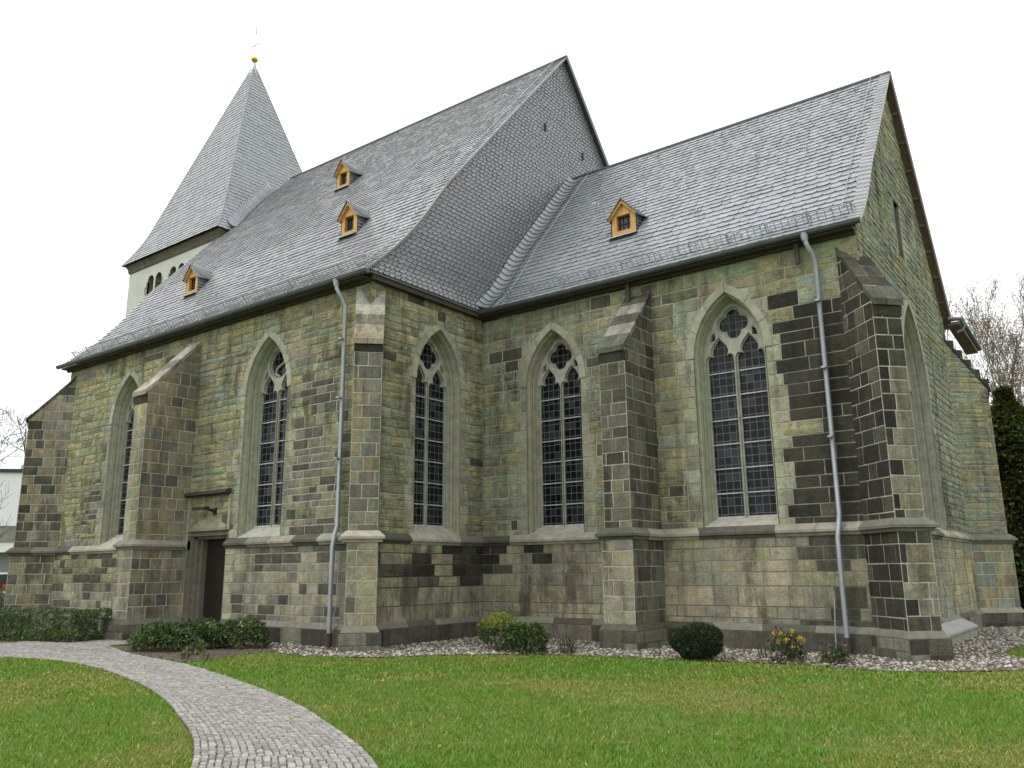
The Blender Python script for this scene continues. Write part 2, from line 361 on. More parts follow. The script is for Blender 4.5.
# ------------------------------------------------------------------ stone palettes (colours of the stones themselves)
OL = col(117, 115, 80); YE = col(128, 120, 80); TE = col(110, 117, 89); TB = col(111, 119, 98); GO = col(104, 102, 73); GR = col(90, 88, 73)
BR = col(106, 97, 69); DK = col(47, 46, 36); DK2 = col(65, 63, 50); SO = col(37, 36, 29); AS = col(118, 112, 84); AG = col(106, 104, 82); BLU = col(108, 116, 100)
WM = col(143, 141, 119); OM = col(116, 112, 84); DM = col(66, 63, 50); GM = col(122, 119, 98)
def pick(ws):
    t = rnd.uniform(0, sum(w for _, w in ws))
    for c, w in ws:
        t -= w
        if t <= 0: return c
    return ws[-1][0]
def al(c, a): return (c[0], c[1], c[2], a)
def nz(u, v, s, o=0.0): return noise.noise(Vector((u*s+o, v*s*1.3-o, o*3.1)))
def st_choir(u, v, l):
    edge = 8.62+.35*nz(u, v, 2.2, 3)+rnd.uniform(-.25, .25)
    if u > edge and v < 7.5+rnd.uniform(-.35, .2):
        if u > 9.7 or rnd.random() < .88: return jit(pick([(DK, 5), (SO, 4), (DK2, 1.2)]), .15), mixc(WM, DM, rnd.uniform(.35, .85)), .011, .010
    if rnd.random() < .05+(.35 if (1 < v-6.3 < 1.9 and u < 1.6) else 0): return jit(DK2, .2), WM, .012, .010
    c = pick([(OL, 6), (YE, 1.6), (TE, 3), (GO, 2), (TB, 1), (AG, 2)])
    return al(jit(c, .10), rnd.uniform(.35, .9)), mixc(WM, OM, rnd.uniform(.0, 1)), rnd.uniform(.007, .014), .012
def st_nave_e(u, v, l):
    c = pick([(OL, 6), (GO, 3), (TE, 3), (YE, 1), (AG, 2)])
    if rnd.random() < .03: c = DK2
    return al(jit(c, .14), rnd.uniform(.6, 1)), jit(mixc(OM, c, .6), .12), .008, .018
def st_nave_s(u, v, l):
    k = nz(u, v, .45, 1.7)
    patch = (u > -3.0+.5*nz(u, v, 1.3, 5) and v < 6.9+rnd.uniform(-.3, .5) and u < -.7+rnd.uniform(-.2, .2)) or (k > .34)
    if patch and rnd.random() < .92:
        return al(jit(pick([(GR, 4), (DK2, 3), (BR, 1.5), (GO, 2)]), .15), .1), mixc(WM, GM, rnd.uniform(.3, 1)), .014, .010
    c = pick([(OL, 7), (YE, 2.2), (TE, 2), (TB, .8), (GO, 3)])
    return al(jit(c, .13), rnd.uniform(.5, 1)), jit(mixc(OM, c, rnd.uniform(.2, .9)), .12), .008, .016
def st_gable(u, v, l):
    c = pick([(BLU, 5), (TE, 3), (OL, 3), (YE, 1), (AG, 2)])
    return al(jit(c, .14), rnd.uniform(.6, 1)), jit(mixc(OM, DM, .4), .2), .010, .02
def st_low(u, v, l):
    if v > 1.35:
        k = nz(u, v, 1.1, 9)
        dark = (u < 2.3 and k > -.12) or k > .5
        c = pick([(DK, 3), (SO, 2), (DK2, 3)]) if dark and rnd.random() < .8 else pick([(AS, 4), (AG, 4), (OL, 2)])
        if u > 8.9 and rnd.random() < .5: c = DK2
        return jit(c, .1), mixc(GM, DM, rnd.uniform(.2, .8)), .010, .008
    c = pick([(AS, 6), (AG, 3), (GO, 1.5)])
    if u > 8.7: c = pick([(AG, 3), (GO, 2), (DK2, 2)])
    return jit(c, .09), mixc(DM, AS, .25), .008, .007
def st_low_e(u, v, l):
    if v > 1.3:
        k = nz(u, v, 1.0, 4)
        c = pick([(DK, 3), (SO, 3), (DK2, 3)]) if k > -.12 and rnd.random() < .85 else pick([(OL, 3), (AS, 3), (AG, 2)])
        return al(jit(c, .12), .4), DM, .010, .014
    return jit(pick([(AS, 6), (AG, 4), (GO, 2)]), .09), DM, .009, .007
def st_low_s(u, v, l):
    if v > 1.55 and u < -8:
        c = pick([(GO, 3), (DK2, 3), (OL, 2)]); return al(jit(c, .15), .6), jit(OM, .2), .010, .014
    k = nz(u, v, .8, 2)
    c = pick([(AG, 5), (GR, 4), (AS, 3), (DK2, 2 if k < .2 else 5)])
    return jit(c, .10), mixc(GM, AG, rnd.uniform(.2, .9)), .012, .008
def st_plinth(u, v, l): return jit(pick([(DK2, 5), (GR, 4), (DK, 3)]), .1), DM, .009, .006
def st_but(kind):
    def f(u, v, l):
        if kind == 'dark': c = pick([(DK, 5), (SO, 6), (DK2, 1.5)])
        elif kind == 'sefront': c = pick([(AG, 5), (GO, 3), (DK2, 2)]) if (u > .16+rnd.uniform(0, .22) and v < 6.0) else pick([(DK, 4), (SO, 4)])
        elif kind == 'half': c = pick([(DK2, 4), (mixc(GR, DK2, .5), 4), (mixc(DK2, GO, .5), 3), (mixc(DK, DK2, .5), 2)])
        elif kind == 'brown': c = pick([(BR, 5), (mixc(BR, AG, .5), 4), (GO, 2), (GR, 2), (mixc(GR, DK2, .6), 1 if l < .5 else .3)])
        elif kind == 'light': c = pick([(AS, 6), (AG, 4)])
        elif kind == 'blue':  c = pick([(BLU, 5), (TE, 3), (OL, 3), (YE, 1)]) if u < 1.02+rnd.uniform(-.1, .1) else pick([(col(122, 110, 90), 3), (BR, 2), (AG, 1)])
        elif kind == 'ochre': c = pick([(YE, 4), (BLU, 3), (TE, 2), (BR, 2), (OL, 2)])
        elif kind == 'swd': c = pick([(BR, 5), (AG, 3), (GR, 3), (DK2, 2)]) if u > .45 else pick([(DK2, 4), (DK, 3), (BR, 3)])
        else: c = pick([(GR, 5), (BR, 2), (mixc(GR, DK2, .5), 3)])
        a = .7 if kind == 'blue' else .08
        return al(jit(c, .12), a), (mixc(WM, GM if kind not in ('dark', 'half') else DM, rnd.uniform(0, .6)) if kind != 'blue' else OM), rnd.uniform(.009, .014), .010
    return f
def quoin_jamb(): return jit(pick([(JAMB, 6), (TE, 1), (AG, 2)]), .08), mixc(GM, WM, .4), .008, .013

church = empty('church', (0, 0, 0), 'grey-green sandstone church with slate roofs, pointed leaded windows and a square west tower with spire', 'church')

# ------------------------------------------------------------------ walls
FS = Fr((0, 0, 0), (1, 0, 0), Z, (0, -1, 0))            # choir south wall, u = x
FN = Fr((0, -D, 0), (1, 0, 0), Z, (0, -1, 0))           # nave south wall, u = x
FE = Fr((0, 0, 0), (0, 1, 0), Z, (1, 0, 0))             # nave east wall, u = y
FG = Fr((LX, 0, 0), (0, 1, 0), Z, (1, 0, 0))            # choir gable, u = y
def low(fr, d=LOW): return Fr(fr.o+fr.N*d, fr.U, fr.V, fr.N)
win_c = [Arch(2.44, .87, STR, 6.63, 2.84), Arch(7.42, .87, STR, 6.63, 2.84)]
win_e = [Arch(-1.86, .88, STR, 6.63, 2.86)]
win_n = [Arch(-11.25, .90, STR, 6.55, 2.92), Arch(-4.0, .90, STR, 6.55, 2.92)]
win_g = [Arch(YC-.25, 1.35, STR, 6.12, 2.84)]
door_op = Rect(-7.1, -5.3, 0.0, 2.86)
door_up = Rect(-7.1, -5.3, STR, 2.86)

mb = MB()
masonry(mb, FS, STR, HE, (.24, .36), (.35, 1.0), st_choir, lambda v: (0, LX), win_c, quoin_jamb)
masonry(mb, low(FS), PL, STR, (.24, .34), (.4, .95), st_low, lambda v: (LOW, LX), must=(1.33, .9))
masonry(mb, low(FS, .14), -.05, PL-.06, (.2, .4), (.6, 1.2), st_plinth, lambda v: (LOW, LX))
gab = lambda v: (0 if v < HE else (v-HE)*(YC)/(HC-HE), NY if v < HE else NY-(v-HE)*(NY-YC)/(HC-HE))
slit = Rect(4.45, 5.05, 9.7, 11.3)
masonry(mb, FG, STR, HC-.15, (.13, .24), (.3, .9), st_gable, gab, win_g+[slit], quoin_jamb)
masonry(mb, low(FG), PL, STR, (.22, .36), (.35, .9), lambda u, v, l: (al(jit(pick([(AS, 4), (YE, 1.5), (OL, 2), (BLU, 1)]), .1), .4), OM, .010, .012), lambda v: (0, NY))
masonry(mb, low(FG, .14), -.05, PL-.06, (.2, .4), (.6, 1.2), st_plinth, lambda v: (0, NY))
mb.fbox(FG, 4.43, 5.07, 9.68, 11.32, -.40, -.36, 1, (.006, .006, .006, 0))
for u0, u1 in ((4.39, 4.45), (5.05, 5.11)): mb.fbox(FG, u0, u1, 9.7, 11.3, -.4, -.005, 1, GR)
# the far north side, never in view from the lawn, closed with plain stone
mb.add([(LX, NY, 0), (0, NY, 0), (0, NY, HE), (LX, NY, HE)], [(0, 1, 2, 3)], 1, GR)
choir_wall = mb.build('choir_wall', ['stone', 'mortar'], church)

mb = MB()
masonry(mb, FE, STR, HE+.2, (.12, .30), (.3, 1.0), st_nave_e, lambda v: (-D, 0), win_e, quoin_jamb)
masonry(mb, low(FE), PL, STR, (.22, .40), (.4, .9), st_low_e, lambda v: (-D, -LOW), must=(1.33, .9))
masonry(mb, low(FE, .14), -.05, PL-.06, (.2, .4), (.6, 1.2), st_plinth, lambda v: (-D, -LOW))
masonry(mb, FN, STR, HE, (.13, .30), (.24, .85), st_nave_s, lambda v: (WX, 0), win_n+[door_up], quoin_jamb)
masonry(mb, low(FN), PL, STR, (.20, .30), (.3, .75), st_low_s, lambda v: (WX, 0), [Rect(door_op.l-.001, door_op.r+.001, PL, STR)], quoin_jamb)
masonry(mb, low(FN, .14), -.05, PL-.06, (.2, .4), (.6, 1.2), st_plinth, lambda v: (WX, 0), [Rect(door_op.l, door_op.r, -.05, PL)])
mb.add([(WX, -D, 0), (WX, NNY, 0), (WX, NNY, HE), (WX, YN, HN-.3), (WX, -D, HE)], [(0, 4, 3, 2, 1)], 1, GR)
mb.add([(0, NNY, 0), (WX, NNY, 0), (WX, NNY, HE), (0, NNY, HE)], [(0, 1, 2, 3)], 1, GR)
mb.add([(0, NY, 0), (0, NNY, 0), (0, NNY, HE), (0, NY, HE)], [(0, 1, 2, 3)], 1, GR)
nave_wall = mb.build('nave_wall', ['stone', 'mortar'], church)

# ------------------------------------------------------------------ string course and plinth weathering
def offset_plan(pts, d):
    P = [Vector((p[0], p[1])) for p in pts]; out = []
    for i, p in enumerate(P):
        ns = []
        if i > 0: t = (p-P[i-1]).normalized(); ns.append(Vector((t.y, -t.x)))
        if i < len(P)-1: t = (P[i+1]-p).normalized(); ns.append(Vector((t.y, -t.x)))
        n = ns[0] if len(ns) == 1 else (ns[0]+ns[1])/(1+ns[0].dot(ns[1]))
        out.append(p+n*d)
    return out
def band(mb, plan, prof, style, seg=.95):
    """sweep a profile [(out,z)] along a plan polyline with mitred corners, cut into stones"""
    offs = [[(q.x, q.y, z) for q in offset_plan(plan, d)] for d, z in prof]
    for i in range(len(plan)-1):
        Lg = (Vector(plan[i+1])-Vector(plan[i])).length; n = max(1, round(Lg/seg))
        for k in range(n):
            t0, t1 = k/n, (k+1)/n
            e = .004/max(Lg, .05); s0 = t0+(e if k > 0 else 0); s1 = t1-(e if k < n-1 else 0)
            ring = lambda t: [Vector(o[i]).lerp(Vector(o[i+1]), t) for o in offs]
            A, B = ring(s0), ring(s1); c = style()
            mb.strip([A, B], 0, c)
            if k < n-1: mb.poly(B, 0, c)
            if k > 0: mb.poly(A[::-1], 0, c)
        if i == 0: mb.poly([Vector(o[0]) for o in offs], 0, style())
    mb.poly([Vector(o[-1]) for o in offs][::-1], 0, style())

def diag_plan(corner, sx, sy, hw, reach, a_first):
    """outline points of a diagonal buttress: base on one wall, two tip points, base on other wall"""
    Dv = Vector((sx*S2, sy*S2)); Pv = Vector((-Dv.y, Dv.x)); cc = Vector(corner)
    tips = [cc+Dv*reach-Pv*hw, cc+Dv*reach+Pv*hw]
    h2 = hw/S2
    bases = [cc+Vector((-sx*h2, 0)), cc+Vector((0, -sy*h2))]
    def near(b, T): return min(T, key=lambda t: abs((t-b).dot(Pv)))
    return [bases[0], near(bases[0], tips), near(bases[1], tips), bases[1]]
BUT = {}
def full_plan(o, key):
    """plan outline of the whole south and east sides with offset walls (o) and buttresses of the level 'key'"""
    pts = []
    b = BUTD
    def dg(name, order):
        q = diag_plan(*b[name][key]); return [tuple(x) for x in (q if order else q[::-1])]
    def sq(x0, x1, y0, y1): return [(x0, y0), (x0, y1), (x1, y1), (x1, y0)]
    return pts
# buttress data: centre corner, direction, half width and reach for the levels upper / lower / plinth
DG = dict(sw=((WX, -D), -1, -1, (.33, .36, .43), (1.10, 1.17, 1.28)),
          nse=((0, -D), 1, -1, (.335, .345, .455), (.55, .62, .76)),
          se=((LX, 0), 1, -1, (.31, .345, .43), (.80, .88, 1.0)),
          ne=((LX, NY), 1, 1, (.33, .36, .43), (.95, 1.02, 1.12)))
SQ = dict(nb=(-7.92, -7.28, -D, -5.98), cb=(4.77, 5.46, 0.0, -1.46))
def sqp(k, lvl):
    x0, x1, yb, yf = SQ[k]; g = (0, .05, .13)[lvl]; h = (0, .07, .18)[lvl]
    return (x0-g, x1+g, yb, yf-h)
def dgp(k, lvl):
    c, sx, sy, hw, re = DG[k]; return [tuple(x) for x in diag_plan(c, sx, sy, hw[lvl], re[lvl], 1)]
def wall_plan(lvl):
    o = (0, LOW, .14)[lvl]
    def on_s(q, y, flip=False): return q
    x0, x1, yb, yf = sqp('nb', lvl); X0, X1, YB, YF = sqp('cb', lvl)
    sw = dgp('sw', lvl); nse = dgp('nse', lvl); se = dgp('se', lvl); ne = dgp('ne', lvl)
    # shift buttress bases onto the offset wall planes
    def down(a, b, axis, val):
        a, b = Vector(a), Vector(b); t = (val-a[axis])/(b[axis]-a[axis]); p = a.lerp(b, t); return (p.x, p.y)
    W = [sw[2]]+[sw[1], down(sw[0], sw[1], 1, -D-o)]                # sw tip .. onto the south wall
    W += [(x0, -D-o), (x0, yf), (x1, yf), (x1, -D-o)]
    E1 = [(door_op.l-.0, -D-o)]
    W2 = [(door_op.r, -D-o), down(nse[0], nse[1], 1, -D-o), nse[1], nse[2], down(nse[3], nse[2], 0, o), (o, -o),
          (X0, -o), (X0, YF), (X1, YF), (X1, -o), down(se[0], se[1], 1, -o), se[1], se[2], down(se[3], se[2], 0, LX+o)]
    W3 = [down(ne[3], ne[2], 0, LX+o), ne[2], ne[1]] if False else None
    neb, ne1, ne2 = ne[3], ne[2], ne[1]
    W2 += [down(neb, ne1, 0, LX+o), ne1, ne2]
    return W+[E1[0]], W2
def st_string():
    return jit(pick([(col(110, 108, 88), 4), (col(88, 86, 70), 3), (col(122, 119, 98), 2), (DK2, 1.5)]), .1)
for part in wall_plan(0):
    mb = MB(); band(mb, part, [(0, STR+.17), (.05, STR+.15), (.17, STR+.03), (.17, STR-.025), (.12, STR-.04), (.10, STR-.10), (0.0, STR-.11)], st_string)
    mb.build('string_course', 'trim', church)
for part in wall_plan(1):
    mb = MB(); band(mb, part, [(0, PL+.10), (.075, PL-.03), (.085, PL-.055), (.07, PL-.07), (0, PL-.07)], lambda: jit(pick([(DK2, 4), (GR, 4), (AG, 1)]), .1), 1.1)
    mb.build('plinth_moulding', 'trim', church)

# ------------------------------------------------------------------ buttresses
def but_face(mb, A, B, lev, kind, vtop, vfront=None, lb=None):
    """masonry on one face from plan point A to B (left to right seen from outside); lev = (v0,v1)"""
    A, B = Vector((*A, 0)), Vector((*B, 0)); U = (B-A).normalized(); Lg = (B-A).length; Nn = Vector((U.y, -U.x, 0))
    fr = Fr(A, U, Z, Nn)
    if vfront is None: rng = lambda v: (0, Lg)
    elif vfront[0] == 'R':   # sloping top falls to the right (outer end at B)
        rng = lambda v: (0, Lg if v < vfront[1] else max(Lg*(vtop-v)/(vtop-vfront[1]), .001))
    else: rng = lambda v: (0 if v < vfront[1] else min(Lg*(v-vfront[1])/(vtop-vfront[1]), Lg-.001), Lg)
    masonry(mb, fr, lev[0], lev[1], (.27, .37) if kind != 'blue' else (.12, .22), (.28, .62), st_but(kind), rng, must=(vfront[1],) if vfront else ())
def weathering(mb, A, B, A2, B2, zf, zt, kind, lip=.10, thick=.13):
    """sloping cap stones from the front edge A-B (height zf) up to the wall A2-B2 (height zt) with a moulded lip"""
    A, B, A2, B2 = [Vector((*p, 0)) for p in (A, B, A2, B2)]
    out = ((A-A2).normalized()+(B-B2).normalized())*.5; slope = (zt-zf)/max((A-A2).length, .1)
    n = 5
    for i in range(n):
        t0, t1 = i/n, (i+1)/n
        def pt(P, P2, t, up): return P.lerp(P2, t)+Vector((0, 0, zf+(zt-zf)*t+up))
        ext = (B-A).normalized()*.02
        e0 = out*lip if i == 0 else Vector((0, 0, 0)); z0 = Vector((0, 0, -lip*slope*.75)) if i == 0 else Vector((0, 0, 0))
        ck = kind
        c = jit(pick({'light': [(col(124, 121, 104), 3), (AS, 1), (GR, 1)], 'dark': [(DK, 3), (DK2, 2)], 'half': [(col(104, 101, 88), 3), (DK2, 3), (GR, 2)]}[kind]), .12)
        g = .006
        tt0 = t0+g; tt1 = t1-g
        lo = [pt(A, A2, tt0, 0)-ext+e0+z0, pt(B, B2, tt0, 0)+ext+e0+z0, pt(B, B2, tt1, 0)+ext, pt(A, A2, tt1, 0)-ext]
        hi = [p+Vector((0, 0, thick)) for p in lo]
        sp_ = rnd.uniform(.35, .65) if i % 2 else rnd.uniform(.42, .58); lw = lambda a, b, f_: a.lerp(b, f_)
        for fa, fb in ((0, sp_-.008), (sp_+.008, 1)):
            l4 = [lw(lo[0], lo[1], fa), lw(lo[0], lo[1], fb), lw(lo[3], lo[2], fb), lw(lo[3], lo[2], fa)]; mb.hexa(l4+[p+Vector((0, 0, thick+rnd.uniform(-.006, .006))) for p in l4], 0, jit(c, .25))
        if i == 0: full0 = [pt(A, A2, 0, 0)-ext, pt(B, B2, 0, 0)+ext]
        if i == n-1:
            dz = Vector((0, 0, thick-.010)); q = [full0[0]+dz, full0[1]+dz, lo[2]+dz, lo[3]+dz]; ins = [p.lerp(sum(q, Vector((0, 0, 0)))/4, .02) for p in q]; mb.hexa([p-Vector((0, 0, .05)) for p in ins]+ins, 1, WM)
    # moulded block under the lip
    f0 = out*(lip*.55)
    mb.hexa([A+Vector((0, 0, zf-.30))+out*.015, B+Vector((0, 0, zf-.30))+out*.015, B-out*.1+Vector((0, 0, zf-.30)), A-out*.1+Vector((0, 0, zf-.30)),
             A+f0+Vector((0, 0, zf-.09)), B+f0+Vector((0, 0, zf-.09)), B-out*.1+Vector((0, 0, zf-.02)), A-out*.1+Vector((0, 0, zf-.02))], 0, jit(DK, .1))
def buttress(plan_u, plan_l, plan_p, zf, zt, kinds, cap, label):
    """plans: [base, tip, tip, base] from left to right seen from outside"""
    mb = MB(); kl, kf, kr = kinds[0]; ll, lf, lr = kinds[1]
    a, b, c, d = plan_u
    but_face(mb, a, b, (STR, zt), kl, zt, ('R', zf)); but_face(mb, b, c, (STR, zf), kf, zf); but_face(mb, c, d, (STR, zt), kr, zt, ('L', zf))
    a1, b1, c1, d1 = plan_l
    but_face(mb, a1, b1, (PL, STR), ll, STR); but_face(mb, b1, c1, (PL, STR), lf, STR); but_face(mb, c1, d1, (PL, STR), lr, STR)
    a2, b2, c2, d2 = plan_p
    for A, B in ((a2, b2), (b2, c2), (c2, d2)):
        A, B = Vector((*A, 0)), Vector((*B, 0)); U = (B-A).normalized(); masonry(mb, Fr(A, U, Z, (U.y, -U.x, 0)), -.08, PL-.06, (.2, .42), (.45, .8), st_plinth, lambda v, L=(B-A).length: (0, L))
    weathering(mb, b, c, a, d, zf, zt, cap)
    return mb.build('buttress', ['stone', 'mortar'], church, label=label)
def sqplan(k, l):
    x0, x1, yb, yf = sqp(k, l); return [(x0, yb), (x0, yf), (x1, yf), (x1, yb)]
buttress(dgp('sw', 0)[::-1], dgp('sw', 1)[::-1], dgp('sw', 2)[::-1], 7.0, 8.5, (('half', 'half', 'swd'), ('half', 'half', 'brown')), 'dark', 'brown diagonal buttress at the west corner of the nave')
buttress(sqplan('nb', 0), sqplan('nb', 1), sqplan('nb', 2), 6.72, 8.45, (('brown', 'light', 'brown'), ('brown', 'light', 'brown')), 'light', 'brown buttress with a pale sloping cap left of the door')
buttress(dgp('nse', 0), dgp('nse', 1), dgp('nse', 2), 7.15, 8.7, (('mix', 'mix', 'mix'), ('mix', 'brown', 'mix')), 'light', 'slim grey corner buttress beside the left downpipe')
buttress(sqplan('cb', 0), sqplan('cb', 1), sqplan('cb', 2), 6.80, 8.42, (('half', 'half', 'half'), ('brown', 'light', 'half')), 'half', 'dark grey buttress between the two choir windows')
buttress(dgp('se', 0), dgp('se', 1), dgp('se', 2), 7.0, 8.5, (('dark', 'sefront', 'mix'), ('dark', 'sefront', 'mix')), 'dark', 'soot-black corner buttress beside the right downpipe')
ne_but = buttress(dgp('ne', 0)[::-1], dgp('ne', 1)[::-1], dgp('ne', 2)[::-1], 7.0, 8.5, (('blue', 'brown', 'blue'), ('ochre', 'brown', 'brown')), 'dark', 'blue-green corner buttress at the far end of the gable')

mb = MB(); nb0 = [Vector((*p, 0)) for p in dgp('ne', 0)[::-1]]     # stepped coping stones on its slope
for i in range(5):
    t0, t1 = i/5, (i+1)/5; z = 7.0+1.5*t0
    q = [nb0[1].lerp(nb0[0], t0-.06), nb0[2].lerp(nb0[3], t0-.06), nb0[2].lerp(nb0[3], t1+.02), nb0[1].lerp(nb0[0], t1+.02)]
    mb.hexa([p+Vector((0, 0, z+.04)) for p in q]+[p+Vector((0, 0, z+.33)) for p in q], 0, jit(DK, .15))
mb.build('coping', 'trim', ne_but)
# ------------------------------------------------------------------ windows
TRC = col(122, 122, 105); LEADW = (.46, .47, .46, 0)
def arc2(cx, cy, r, a0, a1, n): return [(cx+r*math.cos(R(a0+(a1-a0)*i/n)), cy+r*math.sin(R(a0+(a1-a0)*i/n))) for i in range(n+1)]
def plate(mb, fr, outer, holes, d0, d1, c, mat=0):
    """flat stone plate with openings, front at depth d0, back at d1"""
    loops = [outer]+holes; vs = [Vector((p[0], p[1], 0)) for l in loops for p in l]
    tris = tessellate_polygon([[Vector((p[0], p[1], 0)) for p in l] for l in loops])
    mb.add([fr.p(v.x, v.y, d0) for v in vs], [tuple(t) for t in tris], mat, c)
    for h in holes:
        n = len(h); mb.add([fr.p(p[0], p[1], d0) for p in h]+[fr.p(p[0], p[1], d1) for p in h], [(i, (i+1) % n, n+(i+1) % n, n+i) for i in range(n)], mat, c)
def lancet(cx, h, zb, zs, sh=0.0, cusp=True):
    h2 = h-sh
    if not cusp: return [(cx-h2, zb+sh)]+[(cx+h-2*h+ (0) , zs)]
    Lp = [(-1, 0), (-.99, .12), (-.93, .24), (-.80, .31), (-.62, .31), (-.52, .27), (-.60, .40), (-.60, .54), (-.46, .70), (-.24, .86), (0, 1.0)]
    rise = h*1.78
    pts = [(cx-h2, zb+sh)]+[(cx+x*h2, zs+y*(rise-sh)) for x, y in Lp]+[(cx-x*h2, zs+y*(rise-sh)) for x, y in Lp[-2::-1]]+[(cx+h2, zb+sh)]
    return pts
def quatrefoil(cx, cy, r, sh=0.0):
    o = r*.98; rr = r-sh; pts = []; ea = 135-math.degrees(math.acos(min(o*S2/rr, 1)))-1.5
    for a in (0, 90, 180, 270):
        pts += arc2(cx+o*math.cos(R(a)), cy+o*math.sin(R(a)), rr, a-ea, a+ea, 10)
    return pts
def make_window(fr, A, dep=.45, fish=False, label=None):
    mb = MB()
    # surround: flat arch band of voussoirs above the springing, mouldings of the reveal
    o_, i_ = A.contour(-.19), A.contour(0)
    n = len(o_); k0, k1 = 1, n-2; step = 3
    for s in range(k0, k1, step):
        e = min(s+step, k1); c = jit(pick([(JAMB, 5), (AG, 2), (TE, 1)]), .07); g = .012
        op = [Vector((*o_[k], 0)) for k in range(s, e+1)]; ip = [Vector((*i_[k], 0)) for k in range(s, e+1)]
        for arr in (op, ip):
            arr[0] = arr[0].lerp(arr[1], .04); arr[-1] = arr[-1].lerp(arr[-2], .04)
        mb.strip([[fr.p(p.x, p.y, -.03) for p in op], [fr.p(p.x, p.y, .028) for p in op], [fr.p(p.x, p.y, .028) for p in ip], [fr.p(p.x, p.y, -.02) for p in ip]], 0, c)
    prof = [(0, -.0), (.012, -.05), (.02, -.075), (.045, -.08), (.05, -.11), (.065, -.16), (.06, -.21), (.085, -.25), (.10, -.33), (.115, -.345), (.118, -dep-.02)]
    zcut = [A.zb+.0]
    cont = [[fr.p(u, v, d) for u, v in A.contour(s, A.zb-.0)] for s, d in prof]
    cs = jit(JAMB, .04)
    # cut the jambs into stones by inserting joints: each side strip in courses
    mb.strip(cont, 0, cs)
    w = mb.build('window', 'trim', church, label=label)
    # sloping sill that runs down to the string course
    s = MB(); hw = A.hw; c = jit(col(122, 120, 100), .05)
    u0, u1 = A.c-hw, A.c+hw
    s.prism([fr.p(u0+.005, A.zb-.05, .0), fr.p(u0+.005, A.zb+.13, .06), fr.p(u0+.005, A.zg+.02, -dep+.02), fr.p(u0+.005, A.zb-.05, -dep)],
            [fr.p(u1-.005, A.zb-.05, .0), fr.p(u1-.005, A.zb+.13, .06), fr.p(u1-.005, A.zg+.02, -dep+.02), fr.p(u1-.005, A.zb-.05, -dep)], 0, c)
    s.build('sill', 'trim', w)
    # tracery: two cusped lights and a foiled head, in two steps of moulding
    gi = .13; g = A.hw-gi; m = .040
    lh = (g-.032-m)/2; lc = m+lh; kk_ = A.hw/.87; lz = A.zs-.10
    qz = A.zs+.82*kk_; qr = .187*kk_
    t = MB()
    for sh, d0, d1, cc in ((-.034, -dep+.085, -dep+.03, TRC), (.010, -dep+.03, -dep-.05, mixc(TRC, JAMB, .5))):
        holes = []
        for sx in (-1, 1): holes.append([(x, z) for x, z in lancet(A.c+sx*lc, lh, A.zg, lz, sh)])
        if fish:
            q = arc2(A.c, qz, qr*2.0-sh, 0, 348, 30)
            holes.append(q)
        else: holes.append(quatrefoil(A.c, qz, qr, sh))
        for sx in (-1, 1):
            e = [(.47*kk_, .48*kk_), (.59*kk_, .45*kk_), (.55*kk_, .60*kk_), (.47*kk_, .66*kk_)]
            if not fish or True:
                cx = sum(p[0] for p in e)/4; cz = sum(p[1] for p in e)/4; kk = 1-(sh*5)
                hole = [(A.c+sx*(cx+(p[0]-cx)*kk), A.zs+cz+(p[1]-cz)*kk) for p in e]
                if sx > 0 or True: holes.append(hole)
        outer = A.contour(gi-.02, A.zg)
        plate(t, fr, outer, holes, d0, d1, cc)
    if fish:   # the swirling "fish bladder" bar inside the round head
        path = [(A.c+x*qr*1.9, qz+y*qr*1.9) for x, y in ((0, 1), (.42, .85), (.62, .45), (.45, .08), (0, -.12), (-.40, -.35), (-.5, -.7), (0, -1))]
        t.tube([fr.p(u, v, -dep+.02) for u, v in path], .035, 6, 0, TRC)
    t.build('tracery', 'trim', w)
    # leaded glass: colour attribute carries pane counts
    gl = MB(); pw = lh/2; ph = .19
    cont = A.contour(gi-.01, A.zg-.01); vs = [Vector((p[0], p[1], 0)) for p in cont]
    tris = tessellate_polygon([vs]); b = len(gl.v)
    gl.v.extend([tuple(fr.p(v.x, v.y, -dep-.02)) for v in vs]); gl.c.extend([((v.x-A.c-m)/pw+40, (v.y-A.zg)/ph+.5, 0.5, 1) for v in vs])
    for tr in tris: gl.f.append(tuple(tr)); gl.m.append(0)
    gl.build('leaded_glass', 'glass', w)
    z = A.zg+.575
    while z < A.zs+.1:
        for sx in (-1, 1):
            bm_ = MB(); bm_.fbox(fr, A.c+sx*lc-lh+.002, A.c+sx*lc+lh-.002, z-.013, z+.013, -dep-.012, -dep+.014, 0, LEADW); bm_.build('saddle_bar', 'trim', w)
        z += .575
    for sx in (-1, 1):
        bm_ = MB(); bm_.fbox(fr, A.c+sx*lc-lh-.01, A.c+sx*lc+lh+.01, A.zg+.0, A.zg+.04, -dep+.0, -dep+.05, 0, LEADW); bm_.build('saddle_bar', 'trim', w)
    return w
make_window(FS, win_c[0], label='pointed two-light window near the inner corner, with quatrefoil')
make_window(FS, win_c[1], label='largest-looking pointed choir window, with quatrefoil and greyish glass')
make_window(FE, win_e[0], label='pointed window in the short wall right of the left downpipe')
make_window(FN, win_n[0], fish=True, label='pointed window half hidden behind the brown buttress')
make_window(FN, win_n[1], fish=True, label='pointed window right of the door with a swirled head')
make_window(FG, win_g[0], label='tall east window in the gable, seen almost edge on')

